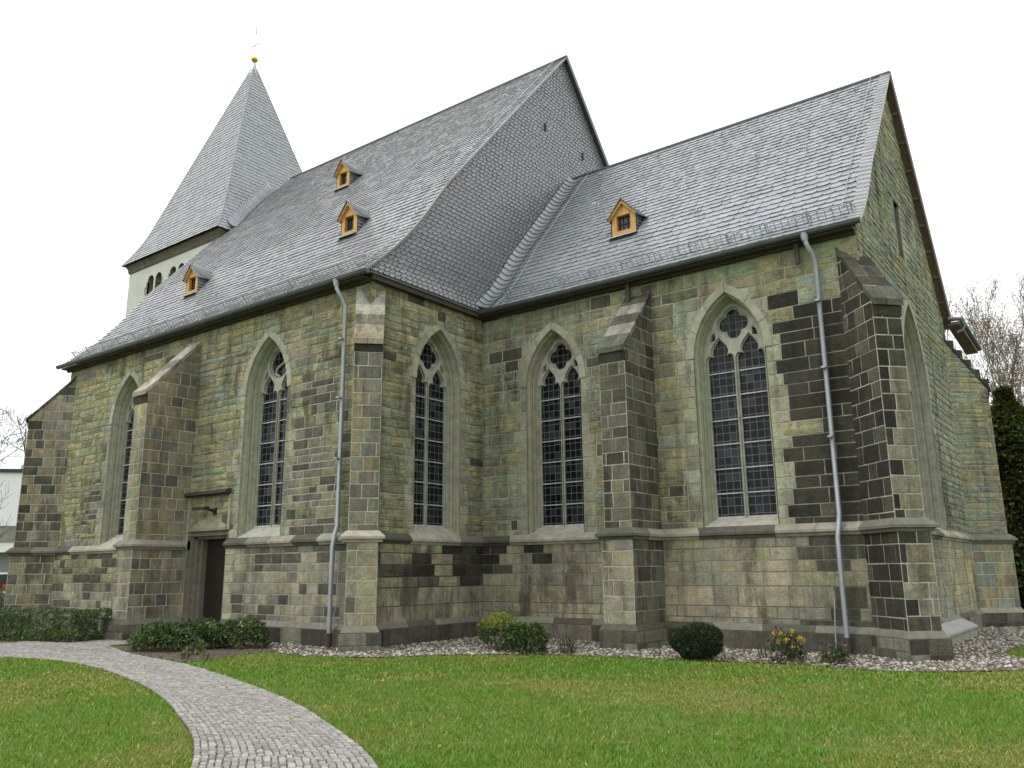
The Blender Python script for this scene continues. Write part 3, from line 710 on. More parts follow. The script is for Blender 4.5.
# ------------------------------------------------------------------ door
def make_door():
    fr = FN; l, r = door_op.l, door_op.r; zt = door_op.zt
    mb = MB()   # stepped jambs and lintel
    c = col(88, 85, 68)  # jamb stone darkened, standing in for the shadow inside the doorway
    for sgn, e in ((1, l), (-1, r)):
        steps = [(0, .09), (.0, -.02), (.06, -.02), (.06, -.14), (.13, -.14), (.13, -.26), (.20, -.26), (.20, -.48)] if sgn > 0 else [(0, .07), (0, -.04), (.03, -.04), (.03, -.16), (.06, -.16), (.06, -.30), (.10, -.30), (.10, -.48)]
        rows = [[fr.p(e+sgn*s, 0, d), fr.p(e+sgn*s, zt-.10, d)] for s, d in steps]
        mb.strip(rows, 0, jit(c, .05))
    mb.fbox(fr, l, r, zt-.12, zt+.02, -.48, .005, 0, jit(c, .05)); mb.fbox(fr, l+.05, r-.05, zt-.20, zt-.12, -.48, -.14, 0, c)
    d = mb.build('door', 'trim', church, label='dark brown plank door in a stepped stone doorway')
    lf = MB(); x0, x1 = l+.18, r-.08; n = 11; ph = (zt-.2-.12)/n
    for i in range(n):
        lf.fbox(fr, x0, x1, .12+i*ph+.004, .12+(i+1)*ph-.004, -.47, -.425-rnd.uniform(0, .004), 0)
    lf.fbox(fr, x0, x1, .1, zt-.2, -.49, -.44, 0)
    lf.build('door_leaf', 'door', d)
    h = MB(); h.tube([fr.p(x1-.2, 1.18, -.42), fr.p(x1-.2, 1.18, -.36), fr.p(x1-.32, 1.18, -.35)], .014, 6); h.fbox(fr, x1-.225, x1-.175, 1.02, 1.26, -.425, -.415, 0)
    h.build('handle', 'hook', d)
    st = MB(); st.fbox(fr, l, r, 0, .12, -.5, .12, 0, GR); st.fbox(fr, l-.1, r+.1, -.05, .05, .1, .45, 0, GR); st.build('threshold', 'trim', d)
    # framed panel above with a shallow carved gable and a dark drip hood
    hd = MB()
    hd.prism([fr.p(l-.22, 3.86, -.02), fr.p(l-.22, 4.02, -.02), fr.p(l-.22, 3.96, .20), fr.p(l-.22, 3.88, .22), fr.p(l-.22, 3.84, .10)],
             [fr.p(r+.03, 3.86, -.02), fr.p(r+.03, 4.02, -.02), fr.p(r+.03, 3.96, .20), fr.p(r+.03, 3.88, .22), fr.p(r+.03, 3.84, .10)], 0, jit(DK, .05))
    hd.fbox(fr, l-.16, l-.04, STR+.15, 3.85, -.01, .07, 0, JAMB); hd.fbox(fr, r-.03, r+.06, 2.88, 3.85, -.01, .05, 0, JAMB)
    hd.prism([fr.p(l+.1, 2.9, .012), fr.p(r-.08, 2.9, .012), fr.p(r-.08, 3.0, .012), fr.p((l+r)/2+.05, 3.32, .012), fr.p(l+.1, 3.0, .012)],
             [fr.p(l+.1, 2.9, .07), fr.p(r-.08, 2.9, .07), fr.p(r-.08, 3.0, .07), fr.p((l+r)/2+.05, 3.32, .05), fr.p(l+.1, 3.0, .07)], 0, jit(AS, .05))
    hd.fbox(fr, l-.04, r-.03, 2.87, 2.95, -.01, .10, 0, jit(AG, .05))
    hd.build('door_hood', 'trim', church)
    lp = MB(); xl = -5.95; zl = 3.43
    lp.tube([fr.p(xl, zl-.04, .03), fr.p(xl, zl, .18), fr.p(xl-.05, zl+.04, .30)], .045, 8); lp.fbox(fr, xl-.07, xl+.07, zl-.12, zl+.06, .005, .05)
    lp.hexa([fr.p(xl-.62, zl+.02, .22), fr.p(xl+.02, zl-.01, .22), fr.p(xl+.02, zl-.01, .40), fr.p(xl-.62, zl+.02, .38), fr.p(xl-.60, zl+.10, .23), fr.p(xl, zl+.10, .23), fr.p(xl, zl+.08, .39), fr.p(xl-.60, zl+.09, .37)])
    lp.build('wall_lamp', 'black', church, label='black lamp on an arm above the door')
make_door()

# ------------------------------------------------------------------ slated roofs
SLN = (.205, .225, .24, 0)
def slates(mb, pos, nrm, ur, vmax, rh, w, base, lift=.021, german=True, jcol=.11, slant=0.0, vmin=0.0):
    nr = int((vmax-vmin)/rh)+1
    for i in range(nr):
        v0 = vmin+i*rh; v1 = min(v0+rh*1.12, vmax)
        if v1-v0 < .03: continue
        l, r = ur(v0); l2, r2 = ur(v1)
        if r-l < .04: continue
        off = rnd.uniform(0, w); u = l-off
        rowc = 1+rnd.uniform(-.05, .05)
        while u < r:
            ww = w*rnd.uniform(.85, 1.15); a = max(u, l); b = min(u+ww, r); u += ww
            if b-a < .02: continue
            c = jit(base, jcol, .03); c = (c[0]*rowc, c[1]*rowc, c[2]*rowc, 0)
            k = b-a; dl = lift*rnd.uniform(.75, 1.35); h = v1-v0
            if german: bot = [(a, v0+.012), (a+.55*k, v0), (a+.85*k, v0+.05*h+.006), (b, v0+.30*h)]
            else: bot = [(a, v0), (b, v0+rnd.uniform(-.004, .004))]
            sl = slant*rh
            top = [(min(max(b+sl, l2), r2), v1), (min(max(a+sl, l2), r2), v1)]
            pts = [pos(*p)+nrm(*p)*dl*(1 if p[1] < v0+.2*h else .85) for p in bot]+[pos(*p)+nrm(*p)*.002 for p in top]
            n = len(bot); und = [pos(*p)+nrm(*p)*.0 for p in bot]
            mb.add(pts+und, [tuple(range(len(pts)))]+[(len(pts)+j, len(pts)+j+1, j+1, j) for j in range(n-1)], 0, c)
def profile_fn(pts):
    """piecewise curve through (y,z) points, by arc length"""
    P = [Vector((p[0], p[1])) for p in pts]; L = [0]
    for a, b in zip(P, P[1:]): L.append(L[-1]+(b-a).length)
    def f(v):
        v = min(max(v, 0), L[-1])
        for i in range(len(P)-1):
            if v <= L[i+1]+1e-9:
                t = (v-L[i])/(L[i+1]-L[i]); q = P[i].lerp(P[i+1], t); d = (P[i+1]-P[i]).normalized(); return q, Vector((-d.y, d.x))
        return P[-1], Vector((-d.y, d.x))
    return f, L[-1]
def roof_slope(mb, x0, x1, pts, base, rh=.215, w=.27):
    f, Lm = profile_fn(pts); sgn = 1
    def pos(u, v): q, n = f(v); return Vector((u, q.x, q.y))
    def nr(u, v): q, n = f(v); return Vector((0, n.x, n.y))
    slates(mb, pos, nr, lambda v: (x0, x1), Lm, rh, w, base, lift=.028)
    # boarding below the slates
    vs = [Lm*i/24 for i in range(25)]
    mb.strip([[pos(x0, v)-nr(x0, v)*.012, pos(x1, v)-nr(x1, v)*.012] for v in vs], 0, (.03, .03, .03, 0))
    return pos, nr, Lm
def bell(y0, yr, zr, ze=9.03, k=.9):
    """eave to ridge with a slight bell-cast"""
    s = 1 if yr > y0 else -1; W = abs(yr-y0); sl = (zr-ze)/W; pts = []
    for t in (0, .06, .12, .20, .32, 1): pts.append((y0+s*W*t, ze+(zr-ze)*(t if t >= .32 else t-.045*math.sin(math.pi*t/.32)*.6)))
    return pts
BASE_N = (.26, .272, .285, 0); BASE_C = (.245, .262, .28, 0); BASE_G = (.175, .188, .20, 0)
nS = bell(-D-EAV, YN, HN); nN = [(NNY+EAV, 9.03), (YN, HN)]
cS = bell(-EAV, YC, HC); cN = [(NY+EAV, 9.03), (YC, HC)]
mb = MB(); nave_pos, nave_nr, nave_L = roof_slope(mb, WX-.2, .20, nS, BASE_N)
f, Lm = profile_fn(nN)
mb.poly([(WX-.2, YN, HN), (WX-.2, NNY+EAV, 9.03), (.2, NNY+EAV, 9.03), (.2, YN, HN)][::-1], 0, BASE_N)
nave_roof = mb.build('nave_roof', 'slate', church)
mb = MB(); ch_pos, ch_nr, ch_L = roof_slope(mb, .03, LX+.20, cS, BASE_C)
mb.poly([(.03, YC, HC), (.03, NY+EAV, 9.03), (LX+.2, NY+EAV, 9.03), (LX+.2, YC, HC)][::-1], 0, BASE_C)
choir_roof = mb.build('choir_roof', 'slate', church)

# slate-hung gable of the nave, above the choir roof
mb = MB()
fS, LS = profile_fn(nS)
def y_at(z):
    lo, hi = 0, LS
    for _ in range(30):
        m_ = (lo+hi)/2
        if fS(m_)[0].y < z: lo = m_
        else: hi = m_
    return fS(lo)[0].x
gx = .07
def gpos(u, v):
    t = max(0, 1-v/.55); return Vector((gx+.16*t*t, u, 9.02+v))
gnr = lambda u, v: Vector((1, 0, 0))
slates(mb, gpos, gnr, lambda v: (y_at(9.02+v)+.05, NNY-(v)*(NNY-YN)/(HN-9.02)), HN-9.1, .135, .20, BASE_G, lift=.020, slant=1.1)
mb.poly([(gx-.02, -D-.1, 9.0), (gx-.02, NNY, 9.0), (gx-.02, YN, HN-.05)], 0, (.03, .03, .03, 0))
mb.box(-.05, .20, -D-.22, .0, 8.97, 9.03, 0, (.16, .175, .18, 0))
gable_cladding = mb.build('gable_cladding', 'slate', church)

# verge trims, ridges
mb = MB()
for i in range(24):   # bright verge edge of the nave, over its south slope
    v0, v1 = LS*i/24, LS*(i+1)/24
    for (xa, xb, up) in ((.155, .235, .03),):
        A, nA = fS(v0); B, nB = fS(v1)
        P = [Vector((xa, A.x, A.y))+Vector((0, nA.x, nA.y))*up, Vector((xb, A.x, A.y))+Vector((0, nA.x, nA.y))*up, Vector((xb, B.x, B.y))+Vector((0, nB.x, nB.y))*up, Vector((xa, B.x, B.y))+Vector((0, nB.x, nB.y))*up]
        Q = [Vector((p.x, p.y, p.z-.085)) for p in P]
        mb.hexa(Q+P, 0, (.13, .13, .128, 0))
A = Vector((.24, YN, HN+.02)); B = Vector((.24, NNY+EAV, 9.05))
def bar(mb, A, B, w, h, c, up=Vector((0, 0, 1)), mat=0):
    """box along AB, w across horizontally (x), h thick downwards"""
    t = (B-A).normalized(); s = Vector((1, 0, 0)) if abs(t.x) < .9 else Vector((0, 1, 0)); n = s.cross(t).normalized()
    if n.z < 0: n = -n
    P = [A-s*w, A, B, B-s*w]; mb.hexa([p-n*h for p in P]+P, mat, c)
bar(mb, A+Vector((0, .0, .05)), B+Vector((0, 0, .05)), .34, .16, (.05, .054, .058, 0))
mb.tube([(WX, YN, HN+.03), (.22, YN, HN+.03)], .06, 6, 0, (.07, .075, .08, 0))
mb.build('nave_verge', 'slate', church)
mb = MB()
fC, LC = profile_fn(cS)
nb_ = 46
for i in range(nb_):   # narrow verge slates on the choir gable, each a little step
    v0, v1 = LC*i/nb_, LC*(i+1)/nb_; A, nA = fC(v0); B, nB = fC(v1)
    up0, up1 = .045, .022; xa, xb = LX-.05, LX+.225
    P = [Vector((xa, A.x, A.y))+Vector((0, nA.x, nA.y))*up0, Vector((xb, A.x, A.y-.02))+Vector((0, nA.x, nA.y))*up0, Vector((xb, B.x, B.y-.02))+Vector((0, nB.x, nB.y))*up1, Vector((xa, B.x, B.y))+Vector((0, nB.x, nB.y))*up1]
    mb.hexa([Vector((p.x, p.y, p.z-.07)) for p in P]+P, 0, jit((.24, .25, .26, 0), .15))
A = Vector((LX+.24, YC, HC+.04)); B = Vector((LX+.24, NY+.02, HC+.04-(NY+.02-YC)*(HC-9.03)/(NY+EAV-YC)))
bar(mb, A, B, .30, .08, (.055, .058, .062, 0))
mb.tube([(.1, YC, HC+.03), (LX+.22, YC, HC+.03)], .05, 6, 0, (.10, .105, .11, 0))
mb.build('choir_verge', 'slate', church)
mb = MB()
bar(mb, A-Vector((.02, 0, .12)), B-Vector((.02, 0, .12)), .24, .18, (.3, .2, .1, 0))
bar(mb, A-Vector((.0, 0, .10)), B-Vector((.0, 0, .10)), .05, .22, (.3, .2, .1, 0))
for i in range(1, 9):
    p = A.lerp(B, i/9)-Vector((.2, 0, .30)); mb.box(p.x-.1, p.x+.14, p.y-.05, p.y+.05, p.z-.12, p.z+.05)
mb.build('barge_board', 'soffit', church)
# north eave end: the boarded foot of the verge with its gutter
mb = MB()
bar(mb, Vector((LX+.46, NY-.10, 9.14)), Vector((LX+.74, NY+.92, 8.36)), .34, .13, (.3, .2, .1, 0))
mb.build('eave_end', 'soffit', church)
mb = MB(); mb.tube([(LX+.15, NY-.25, 9.22), (LX+.5, NY-.05, 9.22), (LX+.78, NY+1.0, 8.40)], .075, 8)
mb.tube([(LX+.5, NY-.05, 9.2), (LX+.56, NY+.02, 8.98), (LX+.50, NY-.03, 8.85), (LX+.36, NY-.12, 8.78)], .055, 8)
mb.build('eave_gutter', 'dzinc', church)

# swept valley between the hung gable and the choir roof
mb = MB()
def vpos(u, v):
    q, n = fC(v); t = u
    x = gx+.03+.42*t; lift = .20*(1-t)**2.0
    return Vector((x, q.x, q.y))+Vector((0, n.x, n.y))*(lift+.02)
def vnr(u, v): return Vector((.55, -.5, .6)).normalized()
nv = 34
for i in range(nv):
    v0, v1 = LC*.005+LC*.965*i/nv, LC*.005+LC*.965*(i+1.15)/nv; us = [k/7 for k in range(8)]; c = jit((.23, .245, .26, 0), .15)
    sag = [.10*math.sin(math.pi*u)**1 for u in us]
    top = [vpos(u, min(v1-s, LC))+vnr(u, v1)*.003 for u, s in zip(us, sag)]; bot = [vpos(u, max(v0-s, 0))+vnr(u, v0)*.045 for u, s in zip(us, sag)]; und = [vpos(u, max(v0-s, 0)) for u, s in zip(us, sag)]
    mb.strip([und, bot, top], 0, c)
mb.build('valley_slates', 'slate', church)

# ------------------------------------------------------------------ gutters, eaves, downpipes, snow guards, hooks
def gutter(x0, x1, y, z):
    mb = MB(); r = .085; rows = []
    for a in range(170, 371, 20): rows.append([(x0, y+r*math.cos(R(a)), z+r*math.sin(R(a))), (x1, y+r*math.cos(R(a)), z+r*math.sin(R(a)))])
    mb.strip(rows); mb.strip([[(a[0][0], a[0][1], a[0][2]), (a[1][0], a[1][1], a[1][2])] for a in [rows[0], rows[-1]]])
    mb.tube([(x0, y-r, z+.01), (x1, y-r, z+.01)], .014, 6)
    for xe in (x0, x1): mb.poly([(xe, y+r*math.cos(R(a)), z+r*math.sin(R(a))) for a in range(180, 361, 20)])
    return mb.build('gutter', 'dzinc', church)
gutter(WX-.28, .24, -D-EAV-.04, 8.985); gutter(.10, LX+.22, -EAV-.04, 8.985)
def eaves(x0, x1, yw):
    mb = MB(); mb.box(x0, x1, yw-EAV+.03, yw+.15, 8.86, 8.91); mb.box(x0, x1, yw-.10, yw-.0, 8.80, 8.86); return mb.build('eave_board', 'eave', church)
eaves(WX-.1, .02, -D-.025); eaves(.12, LX+.02, -.025)
mb = MB(); mb.box(.02, .16, -D-.1, -.12, 8.84, 8.97); mb.build('eave_board', 'eave', church)
for x in (4.92, 9.24):
    mb = MB(); mb.box(x-.05, x+.05, -.20, -.13, 8.36, 8.86); mb.build('eave_bracket', 'eave', church)
def downpipe(pts, foot, brk, label):
    mb = MB(); mb.tube(pts, .056, 10); mb.tube([Vector(pts[0])+Vector((0, 0, .03)), Vector(pts[0])-Vector((0, 0, .14))], [.10, .07], 10)
    for z in brk[1:]:
        mb.tube([(brk[0], pts[-1][1] if z < 2.4 else pts[2][1], z-.02), (brk[0], pts[-1][1] if z < 2.4 else pts[2][1], z+.02)], .073, 10)
    o = mb.build('downpipe', 'zinc', church, True, label)
    b = MB(); b.tube([pts[-1], foot], .082, 10); b.build('pipe_shoe', 'iron', o)
    return o
def pipe_pts(x, xb, yw):
    y = yw-EAV-.04
    return [(x-.12, y, 8.93), (x-.10, y, 8.72), (x-.03, y+.10, 8.50), (x, yw-.14, 8.28), (x, yw-.14, 5.5), (x, yw-.15, 2.80), (x-.01, yw-.21, 2.60), (xb, yw-.27, 2.32), (xb, yw-.28, 1.5), (xb, yw-.28, .34)]
downpipe(pipe_pts(-.76, -.76, -D), (-.76, -D-.28, -.03), (-.76, 7.4, 5.9, 4.4), 'grey zinc downpipe beside the slim corner buttress')
downpipe(pipe_pts(9.62, 9.58, 0), (9.58, -.28, -.03), (9.62, 7.4, 5.9, 4.4), 'grey zinc downpipe beside the soot-black buttress')
mb = MB(); mb.tube([(-.72, -D-.1, 2.1), (-.72, -D-.12, 1.0), (-.78, -D-.2, .5), (-.8, -D-.25, .05)], .013, 5); mb.build('earthing_cable', 'hook', church); mb = MB(); mb.tube([(9.36, -.12, 1.1), (9.34, -.2, .5), (9.34, -.26, 0)], .013, 5)
mb.build('earthing_cable', 'hook', church)
def snow_guard(pos, nr, x0, x1):
    mb = MB()
    for v, h in ((.42, .10), (.42, .17), (.42, .24)):
        mb.tube([pos(x0, v)+nr(x0, v)*h, pos(x1, v)+nr(x1, v)*h], .012, 4)
    n = int((x1-x0)/.95)
    for i in range(n+1):
        x = x0+(x1-x0)*i/n; P = pos(x, .42); nn = nr(x, .42)
        mb.tube([P+nn*.0, P+nn*.28], .016, 4); mb.tube([P+nn*.26, pos(x, .75)+nn*.02], .012, 4); mb.tube([P+nn*.02, pos(x, .14)+nn*.02], .012, 4)
    k = int((x1-x0)/.16)
    for i in range(k): 
        x = x0+(x1-x0)*(i+.5)/k; mb.tube([pos(x, .42)+nr(x, .42)*.02, pos(x, .42)+nr(x, .42)*.25], .010, 3, cap=False)
    return mb.build('snow_guard', 'hook', church)
snow_guard(nave_pos, nave_nr, WX+.2, -.1); snow_guard(ch_pos, ch_nr, .9, LX)
def hooks(pos, nr, spots):
    for x, v in spots:
        mb = MB(); P = pos(x, v); n = nr(x, v)
        mb.tube([P+n*.02, P+n*.10, pos(x, v-.16)+n*.11, pos(x, v-.20)+n*.18], .018, 5); mb.build('roof_hook', 'hook', church)
hooks(nave_pos, nave_nr, [(-.9, 9.6), (-1.2, 7.2), (-2.7, 7.4), (-4.6, 7.6), (-1.0, 4.9), (-3.6, 4.6), (-6.6, 4.4), (-9.5, 4.6), (-1.5, 12.2), (-4.4, 12.4), (-7.6, 12.6), (-11, 11.2), (-13, 7.2), (-8.6, 2.2), (-5.0, 2.0), (-12.6, 2.2)])
hooks(ch_pos, ch_nr, [(1.5, 7.7), (3.6, 7.8), (5.8, 7.8), (8.2, 7.8), (9.8, 7.8), (2.2, 5.2), (7.4, 5.2), (8.9, 4.6), (6.3, 2.6)])
mb = MB()   # lightning conductor up the valley and the verges
mb.tube([ch_pos(.80, LC*t)+ch_nr(.8, LC*t)*.06 for t in (0, .1, .2, .4, .6, .8, .98)], .008, 4); mb.build('lightning_conductor', 'hook', church); mb = MB(); mb.tube([ch_pos(LX-.28, LC*t)+ch_nr(1, LC*t)*.07 for t in (.06, .2, .4, .6, .8, 1)], .008, 4); mb.build('lightning_conductor', 'hook', church); mb = MB()
mb.tube([nave_pos(-.28, LS*t)+nave_nr(0, LS*t)*.07 for t in (.02, .1, .2, .4, .6, .8, 1)], .011, 4)
mb.build('lightning_conductor', 'hook', church)
for y, z in ((3.35, 16.6), (5.75, 16.5)):
    mb = MB(); mb.box(gx, gx+.06, y-.035, y+.035, z-.14, z+.14); mb.build('vent_slot', 'black', church)

# ------------------------------------------------------------------ dormers
def dormer(x, yf, zb, w, h, hb, pos_roof, nrm_roof, label, slope):
    """small timber gabled dormer: front at y=yf, sill zb, body height hb, total height h"""
    hw = w/2
    def roof_y(z): return yf+(z-zb)/slope
    b = MB(); fr = Fr((x, yf, zb), (1, 0, 0), Z, (0, -1, 0)); o = .07
    outer = [(-hw, -.05), (hw, -.05), (hw, hb), (0, h-.06), (-hw, hb)]; k = hw*.56
    hole = [(-k, .14), (k, .14), (k, hb-.02), (-k, hb-.02)]
    plate(b, fr, outer, [hole], .0, -.13, (.5,)*4)
    b.prism([fr.p(p[0], p[1], -.02) for p in ((-hw, -.05), (-hw, hb), (-hw+.02, hb), (-hw+.02, -.05))], [fr.p(p[0], p[1], 0) for p in ((-hw, -.05), (-hw, hb), (-hw+.02, hb), (-hw+.02, -.05))])
    for s in (-1, 1):   # barge boards
        A = fr.p(s*(hw+.04), hb-.06, .09); B = fr.p(0, h, .09); t = (B-A).normalized(); dn = Vector((0, 0, -.085))
        b.hexa([A+dn, B+dn, B+dn+Vector((0, .10, 0)), A+dn+Vector((0, .10, 0)), A, B, B+Vector((0, .10, 0)), A+Vector((0, .10, 0))])
    d = b.build('dormer', 'wood', church, label=label)
    wf = MB()
    for (u0, u1, v0, v1) in ((-k, -k+.05, .14, hb-.02), (k-.05, k, .14, hb-.02), (-k, k, .14, .19), (-k, k, hb-.07, hb-.02), (-.014-k/3, .014-k/3, .14, hb-.02), (-.014+k/3, .014+k/3, .14, hb-.02), (-k, k, .14+(hb-.16)/2-.014, .14+(hb-.16)/2+.014)):
        wf.fbox(fr, u0, u1, v0, v1, -.14, -.10)
    wf.build('window_frame', 'eave', d)
    p = MB(); p.poly([fr.p(-k, .14, -.13), fr.p(k, .14, -.13), fr.p(k, hb-.02, -.13), fr.p(-k, hb-.02, -.13)]); p.build('pane', 'pane', d)
    sl = MB()   # slated cheeks and the swept roof running back into the main slope
    base = (.13, .145, .155, 0)
    for s in (-1, 1):
        n = 6
        for i in range(n):
            z0, z1 = hb*i/n, hb*(i+1.1)/n; y1 = roof_y(zb+z0)-yf
            fl = .10*(1-i/n)
            P = [fr.p(s*(hw+.02+fl*.0), z0, -.01), fr.p(s*(hw+.05+fl), z0, -y1-.05), fr.p(s*(hw+.02), z1, -y1-.15), fr.p(s*(hw), z1, -.01)]
            sl.poly(P if s > 0 else P[::-1], 0, jit(base, .2)); Q = [fr.p(s*(hw-.01), z0, -.01), fr.p(s*(hw-.01), z0, -y1-.05)]
            sl.poly([P[0], P[1], Q[1], Q[0]], 0, jit(base, .2))
    yr = roof_y(zb+h)-yf; nr_ = 9; Dp = yr+.42
    for s in (-1, 1):
        def pos(u, v):   # u depth 0..1, v 0 eave .. 1 ridge
            dep = -.13+u*(Dp+.13); t = u
            ex = hw+.07+.85*t*t; ez = hb-.12+(slope*dep-(hb-.12)+.05)*max(0, (t-.25)/.75)**1.4 if t > .25 else hb-.12
            x_ = s*ex*(1-v); z_ = ez+(max(h+.03, slope*dep-.1 if t > .9 else 0)-ez)*v-(.10 if t > .2 else .03)*math.sin(math.pi*v)*min(1, t*2)
            return fr.p(x_, z_, -dep)
        for j in range(7):
            for i in range(nr_):
                u0, u1 = i/nr_, (i+1)/nr_; v0, v1 = j/7, min((j+1.12)/7, 1); c = jit(base, .25)
                up = Vector((0, 0, .025))
                P = [pos(u0, v0)+up, pos(u1, v0)+up, pos(u1, v1), pos(u0, v1)]
                sl.poly(P if s > 0 else P[::-1], 0, c); sl.poly([pos(u0, v0), pos(u1, v0), P[1], P[0]], 0, c)
    sl.build('roof', 'slate', d)
    ap = MB(); ap.hexa([fr.p(-hw-.06, -.10, .20), fr.p(hw+.06, -.10, .20), fr.p(hw+.06, -.0, -.02), fr.p(-hw-.06, 0, -.02), fr.p(-hw-.06, -.07, .20), fr.p(hw+.06, -.07, .20), fr.p(hw+.06, .03, -.02), fr.p(-hw-.06, .03, -.02)])
    ap.build('apron', 'zinc', d)
    return d
sn = (HN-9.03)/(YN+D+EAV); sc_ = (HC-9.03)/(YC+EAV)
def roof_yz(pts, z):
    f_, L_ = profile_fn(pts); lo, hi = 0, L_
    for _ in range(40):
        m_ = (lo+hi)/2
        if f_(m_)[0].y < z: lo = m_
        else: hi = m_
    return f_(lo)[0].x
dormer(4.09, roof_yz(cS, 10.90)-.02, 10.90, .78, 1.02, .62, 0, 0, 'lone wooden dormer on the choir roof', sc_)
dormer(-3.12, roof_yz(nS, 11.52)-.02, 11.52, .70, 1.04, .64, 0, 0, 'lower wooden dormer of the pair on the nave roof', sn)
dormer(-7.40, roof_yz(nS, 15.64)-.02, 15.64, .70, 1.08, .66, 0, 0, 'upper wooden dormer of the pair on the nave roof', sn)
dormer(-11.10, roof_yz(nS, 11.34)-.02, 11.34, .70, 1.06, .66, 0, 0, 'wooden dormer on the nave roof below the tower', sn)

# ------------------------------------------------------------------ west tower
XT = -18.98; TA = 3.80; TW = 3.62; TZ = 16.15; TAP = 27.55
FT = Fr((XT, YN-TW, 0), (1, 0, 0), Z, (0, -1, 0))
mb = MB()
class RoundOp(Rect):
    def __init__(s, c, hw, zb, zs): s.c = c; s.hw = hw; s.zb = zb; s.zs = zs; s.zt = zs+hw
    def span(s, v):
        if not (s.zb-1e-4 <= v <= s.zt+1e-4): return None
        h = s.hw if v < s.zs else math.sqrt(max(s.hw**2-(v-s.zs)**2, 0)); return (s.c-h, s.c+h)
    def levels(s): return [s.zb]+[s.zs+s.hw*math.sin(R(a)) for a in (0, 25, 50, 70, 90)]
ops = [RoundOp(c-XT, .26, 14.0, 15.02) for c in (-20.62, -19.96, -18.78, -18.12)]
lv = sorted(set([0, TZ-.3]+[x for o in ops for x in o.levels()]))
for a, b in zip(lv, lv[1:]):
    P = [[-TW, -TW, TW, TW]]
    for o in ops:
        sa, sb = o.span(a+1e-3), o.span(b-1e-3)
        if not sa and not sb: continue
        sa = sa or (o.c, o.c); sb = sb or (o.c, o.c); nx = []
        for p in P:
            if p[0] < o.c < p[2]: nx += [[p[0], p[1], sa[0], sb[0]], [sa[1], sb[1], p[2], p[3]]]
            else: nx.append(p)
        P = nx
    for p in P: mb.add([FT.p(p[0], a), FT.p(p[2], a), FT.p(p[3], b), FT.p(p[1], b)], [(0, 1, 2, 3)])
x0, x1, y0, y1 = XT-TW, XT+TW, YN-TW, YN+TW
mb.add([(x1, y0, 0), (x1, y1, 0), (x0, y1, 0), (x0, y0, 0), (x1, y0, TZ), (x1, y1, TZ), (x0, y1, TZ), (x0, y0, TZ)], [(0, 1, 5, 4), (1, 2, 6, 5), (2, 3, 7, 6)])
mb.fbox(FT, -2.4, 2.0, 13.9, 15.45, -.5, -.45)
tower = mb.build('tower', 'render', church, label='white rendered west tower with round-arched sound openings')
for o in ops:
    mb = MB(); mb.fbox(FT, o.c-.4, o.c+.4, 13.97, 15.34, -.42, -.36); mb.build('sound_opening', 'black', tower)  # black panel paints in the shade inside the arch
mb = MB()
for o in ops:
    for s in (-1, 1):
        pts = [(o.c+s*.26, 14.0), (o.c+s*.26, 15.02)]+[(o.c+s*.26*math.cos(R(a)), 15.02+.26*math.sin(R(a))) for a in (25, 50, 70, 90)]
        mb.strip([[FT.p(u, v, 0) for u, v in pts], [FT.p(u, v, -.36) for u, v in pts]], 0, jit(GR, .1))
for a, b in ((0, 1), (2, 3)):
    cx = (ops[a].c+ops[b].c)/2; mb.tube([FT.p(cx, 14.0, -.18), FT.p(cx, 14.9, -.18)], .06, 8, 0, AG); mb.fbox(FT, cx-.09, cx+.09, 14.88, 15.0, -.35, -.02, 0, AG)
    for q in range(5):
        for e, s in ((ops[a].c-.26, -1), (ops[b].c+.26, 1)):
            wdt = rnd.choice((.10, .22)); lo, hi = sorted((e, e+s*wdt)); mb.fbox(FT, lo, hi, 14.0+q*.2+.01, 14.0+(q+1)*.2-.01, -.1, .006, 0, jit(pick([(AG, 2), (GR, 2), (OL, 1)]), .1))
mb.build('sound_arch', 'trim', tower)
mb = MB(); rows = []
for s, z in ((TW, TZ-.42), (TW+.06, TZ-.30), (TW+.06, TZ-.22), (TA-.04, TZ-.04), (TA-.02, TZ+.02)):
    rows.append([(XT+a*s, YN+b*s, z) for a, b in ((-1, -1), (1, -1), (1, 1), (-1, 1))])
mb.strip(rows, 0, (.5,)*4, True); mb.build('tower_cornice', 'tcorn', tower)
mb = MB()
def sp_half(z):
    t = (z-TZ)/(TAP-TZ); lin = TA*.955*(1-t); return lin+.28*max(0, 1-t/.16)**2
nz_ = 60
prof = [(sp_half(TZ+(TAP-TZ)*i/40), TZ+(TAP-TZ)*i/40) for i in range(41)]
pr = []
LL = [0]
for a, b in zip(prof, prof[1:]): LL.append(LL[-1]+math.hypot(b[0]-a[0], b[1]-a[1]))
def sprof(v):
    for i in range(40):
        if v <= LL[i+1]+1e-9:
            t = (v-LL[i])/(LL[i+1]-LL[i]); return prof[i][0]+(prof[i+1][0]-prof[i][0])*t, prof[i][1]+(prof[i+1][1]-prof[i][1])*t
    return prof[-1]
SPB = (.225, .245, .26, 0)
